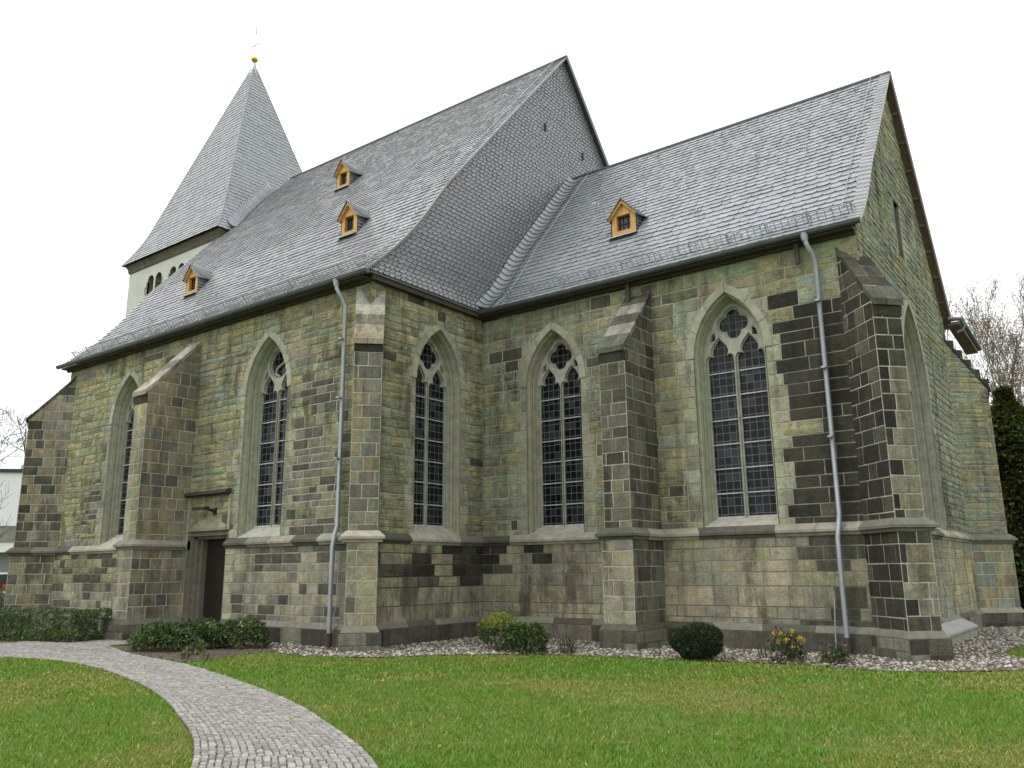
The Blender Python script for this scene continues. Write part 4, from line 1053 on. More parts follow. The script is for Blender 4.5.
for U, Nn in (((1, 0), (0, -1)), ((0, 1), (1, 0)), ((-1, 0), (0, 1)), ((0, -1), (-1, 0))):
    def pos(u, v, U=U, Nn=Nn): h, z = sprof(v); return Vector((XT+U[0]*u+Nn[0]*h, YN+U[1]*u+Nn[1]*h, z))
    def nr(u, v, Nn=Nn): return Vector((Nn[0]*.94, Nn[1]*.94, .33))
    if Nn[0] == -1 or Nn[1] == 1:
        mb.strip([[pos(-sprof(v)[0], v), pos(sprof(v)[0], v)] for v in [LL[-1]*i/30 for i in range(31)]], 0, SPB); continue
    slates(mb, pos, nr, lambda v: (-sprof(v)[0], sprof(v)[0]), LL[-1]-.25, .21, .27, SPB, lift=.022)
    mb.strip([[pos(-sprof(v)[0], v)-nr(0, 0)*.012, pos(sprof(v)[0], v)-nr(0, 0)*.012] for v in [LL[-1]*i/40 for i in range(41)]], 0, (.04, .04, .04, 0))
for sx, sy in ((1, -1), (-1, -1), (1, 1)):
    mb.tube([(XT+sx*h, YN+sy*h, z+.01) for h, z in prof[:-1]], .03, 4, 0, (.16, .175, .19, 0))
spire = mb.build('spire', 'slate', tower)
# skirt of swept slates where the spire meets the nave roof
mb = MB()
def zroof(y): return 9.03+(y+D+EAV)*sn
for i in range(26):
    y = YN-TA+.1+i*.125
    zz = zroof(y)
    if zz < TZ or zz > HN+.4: continue
    h, _ = sp_half(zz), 0
    c = jit((.22, .235, .25, 0), .15); P = []
    for k in range(6):
        t = k/5; P.append((Vector((XT+sp_half(zz+.55*(1-t)**1.5)+.03+.50*t**2, y-.05, zz+.55*(1-t)**1.5+.03)), Vector((XT+sp_half(zz+.55*(1-t)**1.5+.16)+.02+.50*t**2, y+.13, zz+.55*(1-t)**1.5+.17))))
    mb.strip([[a for a, b in P], [b for a, b in P]], 0, c); mb.strip([[a-Vector((0, 0, .05)) for a, b in P], [a for a, b in P]], 0, c)
mb.build('valley_slates', 'slate', tower)
mb = MB(); mb.tube([(XT, YN, TAP-1.05), (XT, YN, TAP+.15)], [.33, .04], 8); mb.build('spire_cap', 'zinc', tower)
mb = MB(); rows = []
for i in range(9):
    a = math.pi*i/8; rows.append([(XT+.19*math.sin(a)*math.cos(b*math.pi/6), YN+.19*math.sin(a)*math.sin(b*math.pi/6), TAP+.28-.17*math.cos(a)) for b in range(12)])
mb.strip(rows, 0, (.5,)*4, True); mb.build('spire_ball', 'gold', tower, True)
mb = MB(); z0 = TAP+.4
mb.tube([(XT, YN, z0-.1), (XT, YN, z0+1.42)], .022, 6)
mb.tube([(XT-.30, YN, z0+.72), (XT+.30, YN, z0+.72)], .024, 6); mb.tube([(XT-.18, YN, z0+.54), (XT+.18, YN, z0+.90)], .012, 5); mb.tube([(XT+.18, YN, z0+.54), (XT-.18, YN, z0+.90)], .012, 5)
for s in (-1, 1): mb.tube([(XT+s*.30, YN, z0+.63), (XT+s*.30, YN, z0+.81)], .022, 5)
mb.build('spire_cross', 'copper', tower)
mb = MB(); ck = [(-.34, .10), (-.40, .36), (-.22, .22), (-.05, .16), (.10, .22), (.16, .36), (.22, .40), (.26, .33), (.34, .30), (.26, .26), (.22, .10), (.08, -.02), (-.12, -.02)]
fr = Fr((XT, YN, z0+1.42), (.8, -.6, 0), Z, (-.6, -.8, 0)); mb.prism([fr.p(u*.75, v*.75, -.02) for u, v in ck], [fr.p(u*.75, v*.75, .02) for u, v in ck]); mb.build('weathercock', 'copper', tower)

# concrete kerb at the foot of the gable wall
mb = MB(); mb.box(LX+.10, LX+.42, -.4, 6.2, -.05, .22, 0, AG)
lw_ = mb.build('light_well', 'trim', church)
mb = MB(); mb.prism([(LX+.06, -.4, .22), (LX+.46, -.4, .22), (LX+.46, -.4, .27), (LX+.06, -.4, .47)], [(LX+.06, 6.25, .22), (LX+.46, 6.25, .22), (LX+.46, 6.25, .27), (LX+.06, 6.25, .47)])
mb.build('coping', 'concrete', lw_)
#@@GROUND
# ------------------------------------------------------------------ ground, path, lawn
def sheet(name, poly, z, mat, kind='structure'):
    mb = MB(); vs = [Vector((p[0], p[1], 0)) for p in poly]; tr = tessellate_polygon([vs])
    def up(t):
        a, b, c = [vs[i] for i in t]; return t if (b-a).cross(c-a).z > 0 else t[::-1]
    mb.add([(v.x, v.y, z) for v in vs], [tuple(up(tuple(t))) for t in tr]); return tag(mb.build(name, mat), kind=kind)
sheet('ground', [(-900, -900), (900, -900), (900, 900), (-900, 900)], -.012, 'ground')
PLO = [(-22, -15.5), (-14, -12.2), (-8.5, -10.5), (-5.4, -9.8), (-3.5, -9.45), (-1.36, -9.72), (1.39, -10.47), (3.45, -11.26), (4.98, -11.98), (6.05, -12.5), (6.85, -12.98), (7.6, -13.5), (8.8, -14.5), (9.8, -16.2), (10.4, -18.5), (10.6, -22)]
PUP = [(-22, -13.0), (-14, -9.9), (-10.29, -7.95), (-8.11, -7.35), (-6.2, -7.0), (-3.6, -7.98), (-.86, -8.40), (1.09, -8.95), (3.76, -9.89), (5.47, -10.56), (7.29, -11.5), (8.29, -12.06), (8.95, -12.5), (10.1, -13.5), (11.3, -15.2), (12, -18), (12.3, -22)]
SOIL = [(-3.9, -7.86), (-5.3, -7.2), (-5.9, -6.6), (-5.4, -4.6), (-2.2, -4.55), (-1.3, -5.7), (-1.35, -6.7), (-.75, -7.7), (-1.0, -8.25)]
GRAV = [(-5.3, -4.35), (-2.5, -5.2), (-.7, -6.0), (.25, -6.2), (1.2, -5.9), (1.84, -5.5), (2.4, -4.7), (3.02, -4.1), (3.8, -3.5), (4.62, -3.16), (6.0, -2.9), (6.72, -2.85), (7.85, -2.6), (9.27, -2.34), (10.2, -2.6), (10.9, -2.62), (11.6, -2.25), (12.25, -1.7), (12.9, -1.0), (12.75, .3), (12.0, 1.4), (12.1, 4.0), (12.6, 9), (14, 15), (9, 15), (10.3, 10), (10.3, -.1), (5.5, -.1), (0, -.1), (-.1, -4.35)]
sheet('path', PLO+PUP[::-1], .004, 'joint'); sheet('flower_bed', SOIL, .010, 'soil'); sheet('gravel_strip', GRAV, .007, 'bed')
sheet('door_apron', [(-8.3, -7.3), (-6.2, -7.0), (-5.8, -6.4), (-5.3, -4.6), (-7.3, -4.4), (-7.9, -6.1), (-8.2, -6.3)], .0065, 'joint')
def resample(P, n):
    P = [Vector(p) for p in P]
    for _ in range(3):
        Q = [P[0]]
        for a, b in zip(P, P[1:]): Q += [a.lerp(b, .25), a.lerp(b, .75)]
        P = Q+[P[-1]]
    L = [0]
    for a, b in zip(P, P[1:]): L.append(L[-1]+(b-a).length)
    out = []; k = 0
    for i in range(n):
        d = L[-1]*i/(n-1)
        while k < len(P)-2 and L[k+1] < d: k += 1
        out.append(P[k].lerp(P[k+1], (d-L[k])/max(L[k+1]-L[k], 1e-9)))
    return out
def setts():
    mb = MB(); n = 700; lo = resample(PLO, n); up = resample(PUP, n)
    def P(t, q):
        t = min(max(t, 0), n-1.001); i = int(t); f_ = t-i
        a = lo[i].lerp(lo[i+1], f_); b = up[i].lerp(up[i+1], f_); return a.lerp(b, q)
    Lm_ = sum((P(i+1, .5)-P(i, .5)).length for i in range(n-1)); rows = int(Lm_/.076)
    def slab(c4, zt):
        cx = sum((p for p in c4), Vector((0, 0)))/4
        zz = [zt+rnd.uniform(-.004, .004) for _ in range(4)]
        base = [(p.x, p.y, .0) for p in c4]; mid = [(p.x, p.y, zt-.010) for p in c4]
        top = [(cx.x+(p.x-cx.x)*.80, cx.y+(p.y-cx.y)*.80, z) for p, z in zip(c4, zz)]
        g = rnd.uniform(128, 168); w = rnd.uniform(0, 1); c = (s2l(g)/1.15, s2l(g-1-2*w)/1.15, s2l(g-5-8*w)/1.15, 0)
        mb.add(base+mid+top, [(8, 9, 10, 11)]+[(i, (i+1) % 4, 4+(i+1) % 4, 4+i) for i in range(4)]+[(4+i, 4+(i+1) % 4, 8+(i+1) % 4, 8+i) for i in range(4)], 0, c)
    for r in range(rows):
        t = r*(n-1)/rows; dt = (n-1)/rows
        c = P(t, .5)
        if c.x < -9.5 or c.y < -17.5: continue
        W = (P(t, 1)-P(t, 0)).length; k = max(6, int(W/.080))
        cuts = [0]+[(i+rnd.uniform(-.10, .10))/k for i in range(1, k)]+[1]
        for a, b in zip(cuts, cuts[1:]):
            m_ = (a+b)/2; edge = min(m_, 1-m_)*W < .22
            ph = m_*W/1.35+.25; bow = 0 if edge else 3.4*abs(math.sin(math.pi*ph))
            bow0 = 0 if edge else 3.4*abs(math.sin(math.pi*(a*W/1.35+.25))); bow1 = 0 if edge else 3.4*abs(math.sin(math.pi*(b*W/1.35+.25)))
            gx_ = .0055/W; gt = dt*.07
            q = [P(t+bow0*dt+gt, a+gx_), P(t+bow1*dt+gt, b-gx_), P(t+bow1*dt+dt-gt, b-gx_), P(t+bow0*dt+dt-gt, a+gx_)]
            q = [p+Vector((rnd.uniform(-.004, .004), rnd.uniform(-.004, .004))) for p in q]
            cen = sum(q, Vector((0, 0)))/4
            slab(q[::-1] if (q[1]-q[0]).cross(q[2]-q[1]) < 0 else q, .026+rnd.uniform(-.004, .004))
    for i in range(22):     # paving in front of the door
        for j in range(26):
            x = -7.95+i*.105; y = -7.1+j*.105
            if x > -5.35 or (x < -7.3+.0 and y > -6.2) or (x > -6.1 and y < -6.5+(x+6.1)*-.0): continue
            if y > -4.75: continue
            q = [Vector((x+a+rnd.uniform(-.005, .005), y+b+rnd.uniform(-.005, .005))) for a, b in ((.005, .005), (.098, .005), (.098, .098), (.005, .098))]
            slab(q, .024)
    return tag(mb.build('path_setts', 'sett'), kind='stuff')
setts()

def inpoly(x, y, poly):
    r = np.zeros(len(x), bool); px, py = zip(*poly); j = len(poly)-1
    for i in range(len(poly)):
        c = ((py[i] > y) != (py[j] > y)) & (x < (px[j]-px[i])*(y-py[i])/(py[j]-py[i]+1e-12)+px[i]); r ^= c; j = i
    return r
CX, CY = 14.617, -18.079
def np_mesh(name, V, F, cols, mat, kind=None, smooth=False):
    me = bpy.data.meshes.new(name); nv, nf, k = len(V), len(F), F.shape[1]
    me.vertices.add(nv); me.vertices.foreach_set('co', V.astype(np.float32).ravel())
    me.loops.add(nf*k); me.loops.foreach_set('vertex_index', F.astype(np.int32).ravel())
    me.polygons.add(nf); me.polygons.foreach_set('loop_start', np.arange(0, nf*k, k, dtype=np.int32))
    if smooth: me.polygons.foreach_set('use_smooth', np.ones(nf, bool))
    me.materials.append(M[mat]); me.update(calc_edges=True)
    at = me.color_attributes.new('Col', 'FLOAT_COLOR', 'POINT'); at.data.foreach_set('color', cols.astype(np.float32).ravel())
    o = bpy.data.objects.new(name, me); C.objects.link(o)
    return tag(o, kind=kind) if kind else o
def vnoise(x, y, s, seed):
    g = np.random.RandomState(seed).rand(64, 64); X = x*s; Y = y*s; i = np.floor(X).astype(int); j = np.floor(Y).astype(int); fx = X-i; fy = Y-j
    fx = fx*fx*(3-2*fx); fy = fy*fy*(3-2*fy); q = lambda a, b: g[a % 64, b % 64]
    return q(i, j)*(1-fx)*(1-fy)+q(i+1, j)*fx*(1-fy)+q(i, j+1)*(1-fx)*fy+q(i+1, j+1)*fx*fy
def lawn():
    rs = np.random.RandomState(3); N_ = 2500000
    x = rs.uniform(-26, 30, N_); y = rs.uniform(-20, 9, N_)
    dx, dy = x-CX, y-CY; dist = np.hypot(dx, dy); ang = np.degrees(np.arctan2(dx, dy))+36.85
    dens = np.where(np.abs(ang) > 40, .4, np.where(dist < 9, 1.0, np.where(dist < 14, .62, .36)))
    m = (np.abs(ang) < 60) & (dist > 2.6) & (dist < 34) & (rs.rand(N_) < dens)
    bld = [(-15.6, -4.5), (0, -4.5), (0, -.1), (10.6, -.1), (10.6, 12), (-15.6, 12)]
    m &= ~inpoly(x, y, PLO+PUP[::-1]) & ~inpoly(x, y, SOIL) & ~inpoly(x, y, GRAV) & ~inpoly(x, y, bld) & ~inpoly(x, y, [(-9, -7.4), (-6.2, -7.1), (-5.8, -6.4), (-5.2, -4.4), (-8, -4.4)])
    m &= ~((x < -3.4) & (y > -9.0))|((x < -9.0) & (y > -8.2) & (np.abs(ang) < 42) & (rs.rand(N_) < .2) & ~inpoly(x, y, bld) & ~inpoly(x, y, PLO+PUP[::-1]) & (dist < 34))
    bare = vnoise(x, y, 1.1, 5)*.6+vnoise(x, y, 3.1, 6)*.4; X0, Y0 = x, y; x = x+rs.normal(0, .022, N_)+.05*(vnoise(x, y, 4, 21)-.5); y = y+rs.normal(0, .022, N_)+.05*(vnoise(X0, y, 4, 22)-.5)
    m &= ~((bare > .80) & (rs.rand(N_) < .75))
    x, y, dist, bare = x[m], y[m], dist[m], bare[m]; n = len(x)
    a = rs.uniform(0, 2*np.pi, n); big = vnoise(x, y, .55, 8)*.6+vnoise(x, y, 1.7, 9)*.4; fine = vnoise(x, y, 6, 10)
    h = rs.uniform(.018, .046, n)*(.7+.7*fine)*(1-.35*(big > .6)); w = np.where(dist < 8, .0038, np.where(dist < 14, .0066, .013))*rs.uniform(.7, 1.3, n)
    lean = rs.normal(0, .022, (n, 2)); ca, sa = np.cos(a)*w, np.sin(a)*w
    V = np.empty((n, 3, 3)); V[:, 0] = np.stack([x-ca, y-sa, np.full(n, -.011)], 1); V[:, 1] = np.stack([x+ca, y+sa, np.full(n, -.011)], 1); V[:, 2] = np.stack([x+lean[:, 0], y+lean[:, 1], h], 1)
    g1 = np.array([.125, .262, .020]); g2 = np.array([.235, .255, .040]); g3 = np.array([.34, .30, .12]); g4 = np.array([.082, .19, .020])
    t = np.clip((big-.42)*4.5+rs.normal(0, .22, n), 0, 1)[:, None]; c = g1*(1-t)+g2*t
    d = (rs.rand(n) < .30)[:, None]; c = np.where(d, g4, c); s = (rs.rand(n) < .05+.30*np.clip(big-.5, 0, 1)*2+.7*np.clip(bare-.62, 0, 1)*2)[:, None]; c = np.where(s, g3*rs.uniform(.6, 1.1, (n, 1)), c)
    c *= rs.uniform(.75, 1.25, (n, 1)); cols = np.ones((n, 3, 4)); cols[:, :, :3] = c[:, None, :]
    np_mesh('lawn', V.reshape(-1, 3), np.arange(n*3).reshape(-1, 3), cols.reshape(-1, 4), 'grass', 'stuff')
lawn()
def stones(name, poly, n, smin, smax, zb, seed, cmap, mat='pebble'):
    rs = np.random.RandomState(seed); px, py = zip(*poly); x = rs.uniform(min(px), max(px), n*4); y = rs.uniform(min(py), max(py), n*4)
    m = inpoly(x, y, poly); x, y = x[m][:n], y[m][:n]; n = len(x); x = x+rs.normal(0, .035, n); y = y+rs.normal(0, .035, n)
    bm = bmesh.new(); bmesh.ops.create_icosphere(bm, subdivisions=1, radius=1); B = np.array([v.co[:] for v in bm.verts]); F = np.array([[v.index for v in f.verts] for f in bm.faces]); bm.free()
    s = smin*(smax/smin)**rs.rand(n); sc = s[:, None]*np.stack([rs.uniform(.8, 1.4, n), rs.uniform(.6, 1, n), rs.uniform(.35, .7, n)], 1)
    a = rs.uniform(0, 6.28, n); V = B[None]*sc[:, None, :]*(1+rs.normal(0, .10, (n, len(B), 1)))
    X = V[..., 0]*np.cos(a)[:, None]-V[..., 1]*np.sin(a)[:, None]; Y = V[..., 0]*np.sin(a)[:, None]+V[..., 1]*np.cos(a)[:, None]
    tl = rs.normal(0, .35, (n, 1)); Zz = V[..., 2]+X*tl*.5
    V = np.stack([X+x[:, None], Y+y[:, None], Zz+(zb+sc[:, 2]*rs.uniform(.1, 1.1, n))[:, None]], -1)
    FF = (F[None]+(np.arange(n)*len(B))[:, None, None]).reshape(-1, 3); c = cmap(rs, n); cols = np.ones((n, len(B), 4)); cols[..., :3] = c[:, None, :]
    np_mesh(name, V.reshape(-1, 3), FF, cols.reshape(-1, 4), mat, 'stuff')
def gcol(rs, n):
    pal = np.array([[.40, .37, .31], [.50, .47, .41], [.28, .26, .22], [.17, .145, .12], [.30, .22, .155], [.58, .56, .51]]); c = pal[rs.choice(6, n, p=[.28, .2, .22, .14, .08, .08])]; return c*rs.uniform(.6, 1.05, (n, 1))
stones('gravel', GRAV, 16500, .012, .048, .004, 4, gcol)
def scol(rs, n): return np.array([.10, .075, .052])*rs.uniform(.5, 1.6, (n, 1))
stones('soil_clods', SOIL, 1500, .008, .03, .006, 5, scol)
def fallen_leaves():
    rs = np.random.RandomState(77); n = 260; x = rs.uniform(-3, 14, n); y = rs.uniform(-14.5, -2, n); m = ~inpoly(x, y, [(-5, -4.5), (0, -4.5), (0, -.2), (-5, -.2)]); x, y = x[m], y[m]; n = len(x)
    a = rs.uniform(0, 6.28, n); l = rs.uniform(.02, .045, n); w = l*.5; z = rs.uniform(.035, .05, n); ca, sa = np.cos(a), np.sin(a); q = rs.normal(0, .008, (n, 4))
    V = np.stack([np.stack([x-ca*l, y-sa*l, z+q[:, 0]], 1), np.stack([x-sa*w, y+ca*w, z+q[:, 1]], 1), np.stack([x+ca*l, y+sa*l, z+q[:, 2]], 1), np.stack([x+sa*w, y-ca*w, z+q[:, 3]], 1)], 1)
    c = np.ones((n, 4, 4)); c[:, :, :3] = pal(rs, n, [[.22, .12, .05], [.30, .20, .09], [.14, .08, .04]], [1, 1, 1])[:, None, :]
    np_mesh('fallen_leaves', V.reshape(-1, 3), np.arange(n*4).reshape(-1, 4), c.reshape(-1, 4), 'leaf', 'stuff')
def daisies():
    mb = MB(); r2 = random.Random(5); pts = []
    while len(pts) < 70:
        x, y = r2.uniform(2, 14), r2.uniform(-14, -3.2)
        X = np.array([x]); Y = np.array([y])
        if inpoly(X, Y, PLO+PUP[::-1])[0] or inpoly(X, Y, GRAV)[0] or inpoly(X, Y, SOIL)[0]: continue
        pts.append((x, y))
    for x, y in pts:
        r = .010; z = .045; mb.tube([(x, y, 0), (x, y, z)], .0015, 3, 0, (.08, .15, .02, 1)); P = [(x+r*math.cos(k*math.pi/4), y+r*math.sin(k*math.pi/4), z+.002) for k in range(8)]
        mb.poly(P, 0, (.75, .75, .68, 1)); mb.poly([(x+.35*(p[0]-x), y+.35*(p[1]-y), z+.006) for p in P], 0, (.6, .42, .05, 1))
    return tag(mb.build('daisies', 'leaf'), kind='stuff')
daisies()

# ------------------------------------------------------------------ plants
def leaf_cloud(rs, P, Nrm, L, W, cols, curl=.25, droop=.2):
    """one folded leaf per point: P (n,3), Nrm outward (n,3); returns vertices, faces, colours"""
    n = len(P); r = rs.normal(0, 1, (n, 3)); ax = Nrm*.6+r*.55; ax /= np.linalg.norm(ax, axis=1)[:, None]
    ax[:, 2] -= droop*rs.rand(n); ax /= np.linalg.norm(ax, axis=1)[:, None]
    up = np.array([0, 0, 1.0])+rs.normal(0, .35, (n, 3)); sd = np.cross(ax, up); sd /= np.linalg.norm(sd, axis=1)[:, None]+1e-9; nn = np.cross(sd, ax)
    l = (L*rs.uniform(.7, 1.25, n))[:, None]; w = (W*rs.uniform(.7, 1.2, n))[:, None]
    V = np.stack([P, P+ax*l*.5+sd*w*.5+nn*w*curl, P+ax*l, P+ax*l*.5-sd*w*.5+nn*w*curl, P+ax*l*.5], 1)
    F = np.array([[0, 1, 4], [1, 2, 4], [2, 3, 4], [3, 0, 4]]); FF = (F[None]+(np.arange(n)*5)[:, None, None]).reshape(-1, 3)
    C4 = np.ones((n, 5, 4)); C4[..., :3] = cols[:, None, :]; return V.reshape(-1, 3), FF, C4.reshape(-1, 4)
def part_np(name, V, F, c, mat, parent):
    o = np_mesh(name, V, F, c, mat); o.parent = parent; o.matrix_parent_inverse = parent.matrix_world.inverted(); return o
def pal(rs, n, P, w, var=.25):
    c = np.array(P)[rs.choice(len(P), n, p=np.array(w)/sum(w))]; return c*rs.uniform(1-var, 1+var, (n, 1))
fallen_leaves()
G_RH = [[.038, .072, .022], [.070, .118, .034], [.115, .155, .055], [.19, .20, .10]]
def shrub(name, cat, label, x, y, rx, ry, h, n, L, W, palette, weights, seed, shape='dome', whorl=6, group=None, tops=None, stems=5, rot=0.0, low=.05):
    rs = np.random.RandomState(seed); e = empty(name, (x, y, 0), label, cat, group)
    k = n//whorl; th = rs.uniform(0, 2*np.pi, k); u = rs.rand(k); rr = np.clip(rs.rand(k)**.33, 0, 1)
    if shape == 'box':
        q = rs.uniform(-1, 1, (k, 3)); ax_ = rs.randint(0, 3, k); sg = np.sign(rs.normal(size=k)); shell = rs.rand(k) < .8
        for a in range(3): q[(ax_ == a) & shell, a] = (sg*(1-np.abs(rs.normal(0, .07, k))))[(ax_ == a) & shell]
        loc = q*np.array([rx, ry, h/2])+np.array([0, 0, h/2+low*.5]); nrm = q.copy()
        lump = .10*np.stack([vnoise(loc[:, 0]+9, loc[:, 2]+loc[:, 1], 3, seed) for _ in range(3)], 1)-.05; loc = loc*(1+lump)
    else:
        ph = np.arccos(1-u*(1.92 if shape == 'ball' else 1.5)); d = np.stack([np.sin(ph)*np.cos(th), np.sin(ph)*np.sin(th), np.cos(ph)], 1)
        amp = .20 if shape == 'ball' else .42 if shape == 'dome' else .8
        lump = 1-amp*.5+amp*(vnoise(d[:, 0]*2+5, d[:, 1]*2+d[:, 2]*2+5, 1.3, seed)-.1); rad = (rr**(.35 if shape != 'loose' else .9))*lump
        c0 = .25 if shape == 'loose' else .5 if shape == 'ball' else .42
        loc = d*rad[:, None]*np.array([rx, ry, h*(1-c0)])+np.array([0, 0, h*c0]); loc[:, 2] = np.maximum(loc[:, 2], low*h+rs.rand(k)*.08); nrm = d
    cr, sr = math.cos(rot), math.sin(rot); loc = np.stack([loc[:, 0]*cr-loc[:, 1]*sr, loc[:, 0]*sr+loc[:, 1]*cr, loc[:, 2]], 1); nrm = np.stack([nrm[:, 0]*cr-nrm[:, 1]*sr, nrm[:, 0]*sr+nrm[:, 1]*cr, nrm[:, 2]], 1)
    P = np.repeat(loc, whorl, 0)+rs.normal(0, .008, (k*whorl, 3)); Nn = np.repeat(nrm, whorl, 0)*.5+rs.normal(0, .7, (k*whorl, 3)); Nn[:, 2] += .15
    cc = pal(rs, k, palette, weights, .2); 
    if tops is not None:
        t = np.clip((loc[:, 2]/h-.60)*6+rs.normal(0, .35, k), 0, 1)[:, None]; cc = cc*(1-t)+pal(rs, k, tops, [1]*len(tops), .2)*t
    cc = np.repeat(cc, whorl, 0)*rs.uniform(.75, 1.25, (k*whorl, 1))
    P = P+np.array([x, y, 0]); V, F, c = leaf_cloud(rs, P, Nn, L, W, cc); part_np('foliage', V, F, c, 'leaf', e)
    mb = MB()
    for i in range(stems):
        a = rs.uniform(0, 6.28); q = rs.uniform(.3, .9); p0 = Vector((x+.05*math.cos(a), y+.05*math.sin(a), -.02)); p2 = Vector((x+rx*q*math.cos(a)*.9, y+ry*q*math.sin(a)*.9, h*rs.uniform(.55, .9)))
        p1 = p0.lerp(p2, .5)+Vector((rs.normal(0, .04), rs.normal(0, .04), .06)); mb.tube([p0, p1, p2], [.016, .011, .005], 5)
    mb.build('stems', 'bark', e); return e
W_RH = [4, 4, 2.2, 1]
shrub('clipped_hedge', 'hedge', 'long dark box-shaped hedge at the left edge, behind the paved path', -9.75, -7.08, 1.95, .62, .74, 15000, .075, .032, G_RH, [5, 4, 2, .8], 11, 'box', 5, rot=.30, stems=12)
shrub('rhododendron', 'shrub', 'broad dark shrub at the left end of the soil bed by the door', -3.75, -7.05, .76, .58, .62, 4200, .105, .038, G_RH, W_RH, 12, group='shrubs in the soil bed')
shrub('rhododendron', 'shrub', 'middle shrub of the soil bed, right in front of the dark door', -3.35, -6.35, .68, .54, .64, 3600, .105, .038, G_RH, W_RH, 13, group='shrubs in the soil bed')
shrub('rhododendron', 'shrub', 'spreading shrub at the right end of the soil bed, above pale gravel', -2.65, -5.65, .70, .54, .66, 3300, .105, .038, G_RH, W_RH, 14, group='shrubs in the soil bed')
shrub('seedling', 'plant', 'small leafy plant low in front of the soil-bed shrubs', -2.0, -7.3, .24, .24, .34, 260, .09, .032, G_RH, [1, 3, 3, 2], 15, 'loose', 5, stems=3)
shrub('seedling', 'plant', 'tiny sprig at the tip of the soil bed by the lawn', -.95, -7.75, .10, .10, .16, 70, .06, .024, G_RH, [1, 3, 3, 2], 16, 'loose', 5, stems=2)
shrub('seedling', 'plant', 'tiny brownish sprig on the soil beside the path', -1.35, -7.95, .12, .12, .22, 70, .07, .026, [[.12, .09, .04], [.07, .10, .03]], [1, 1], 17, 'loose', 5, stems=2)
shrub('euonymus', 'shrub', 'round shrub with yellow-green top near the inner corner', 2.85, -2.85, .62, .50, .76, 4200, .06, .026, G_RH, [3, 4, 3, 1], 18, tops=[[.28, .29, .03], [.20, .25, .03]])
shrub('rhododendron', 'shrub', 'dark glossy shrub in front of the yellow-green one', 3.75, -3.2, .55, .46, .62, 3400, .10, .036, G_RH, [4, 5, 3, 1.2], 19)
shrub('thin_shrub', 'shrub', 'sparse twiggy shrub on gravel left of the dark grey buttress', 4.55, -2.75, .28, .26, .50, 420, .06, .02, [[.05, .075, .03], [.08, .09, .05], [.10, .10, .07]], [3, 2, 1], 20, 'loose', 4, stems=8)
shrub('clipped_yew', 'shrub', 'dark clipped ball of yew on the lawn edge under the largest choir window', 7.40, -2.55, .50, .50, .68, 21000, .045, .014, [[.016, .036, .012], [.028, .052, .016], [.045, .068, .022]], [4, 3, 1], 21, 'ball', 6, stems=6, low=.03)
shrub('mahonia', 'shrub', 'loose shrub with yellow flowers beside the right downpipe', 9.0, -2.05, .36, .34, .60, 900, .075, .034, [[.05, .075, .03], [.09, .075, .035], [.05, .035, .03], [.11, .10, .05]], [4, 2, 1, 1], 22, 'loose', 5, stems=7)
shrub('mahonia', 'shrub', 'small leafy bush without flowers at the foot of the right downpipe', 9.85, -2.05, .30, .28, .40, 650, .07, .032, [[.05, .08, .03], [.08, .10, .04], [.11, .10, .05]], [3, 3, 1], 23, 'loose', 5, stems=5)
shrub('weed', 'plant', 'low yellowish weed on the gravel left of the flowering shrub', 8.45, -1.9, .12, .12, .42, 60, .05, .022, [[.16, .15, .03], [.08, .10, .03]], [1, 1], 24, 'loose', 4, stems=3)
flower_parent = [o for o in bpy.data.objects if o.get('label', '').startswith('loose shrub with yellow')][0]
for i, (dx, dy, z, rf) in enumerate([(-.22, -.1, .50, 0), (-.05, -.2, .52, 0), (.12, -.12, .56, 0), (.05, -.25, .42, 0), (.26, -.1, .44, 0), (.30, -.05, .40, 0), (-.1, -.2, .38, 0), (-.12, -.12, .54, 1), (.18, -.22, .30, 0)]):
    rs = np.random.RandomState(50+i); n = 36; P = rs.normal(0, .026, (n, 3))+np.array([9.0+dx, -2.05+dy, z]); cc = np.tile([[.45, .06, .03]] if rf else [[.70, .52, .02]], (n, 1))*rs.uniform(.7, 1.2, (n, 1))
    V, F, c = leaf_cloud(rs, P, rs.normal(0, 1, (n, 3)), .026, .02, cc); part_np('flower_cluster', V, F, c, 'leaf', flower_parent)

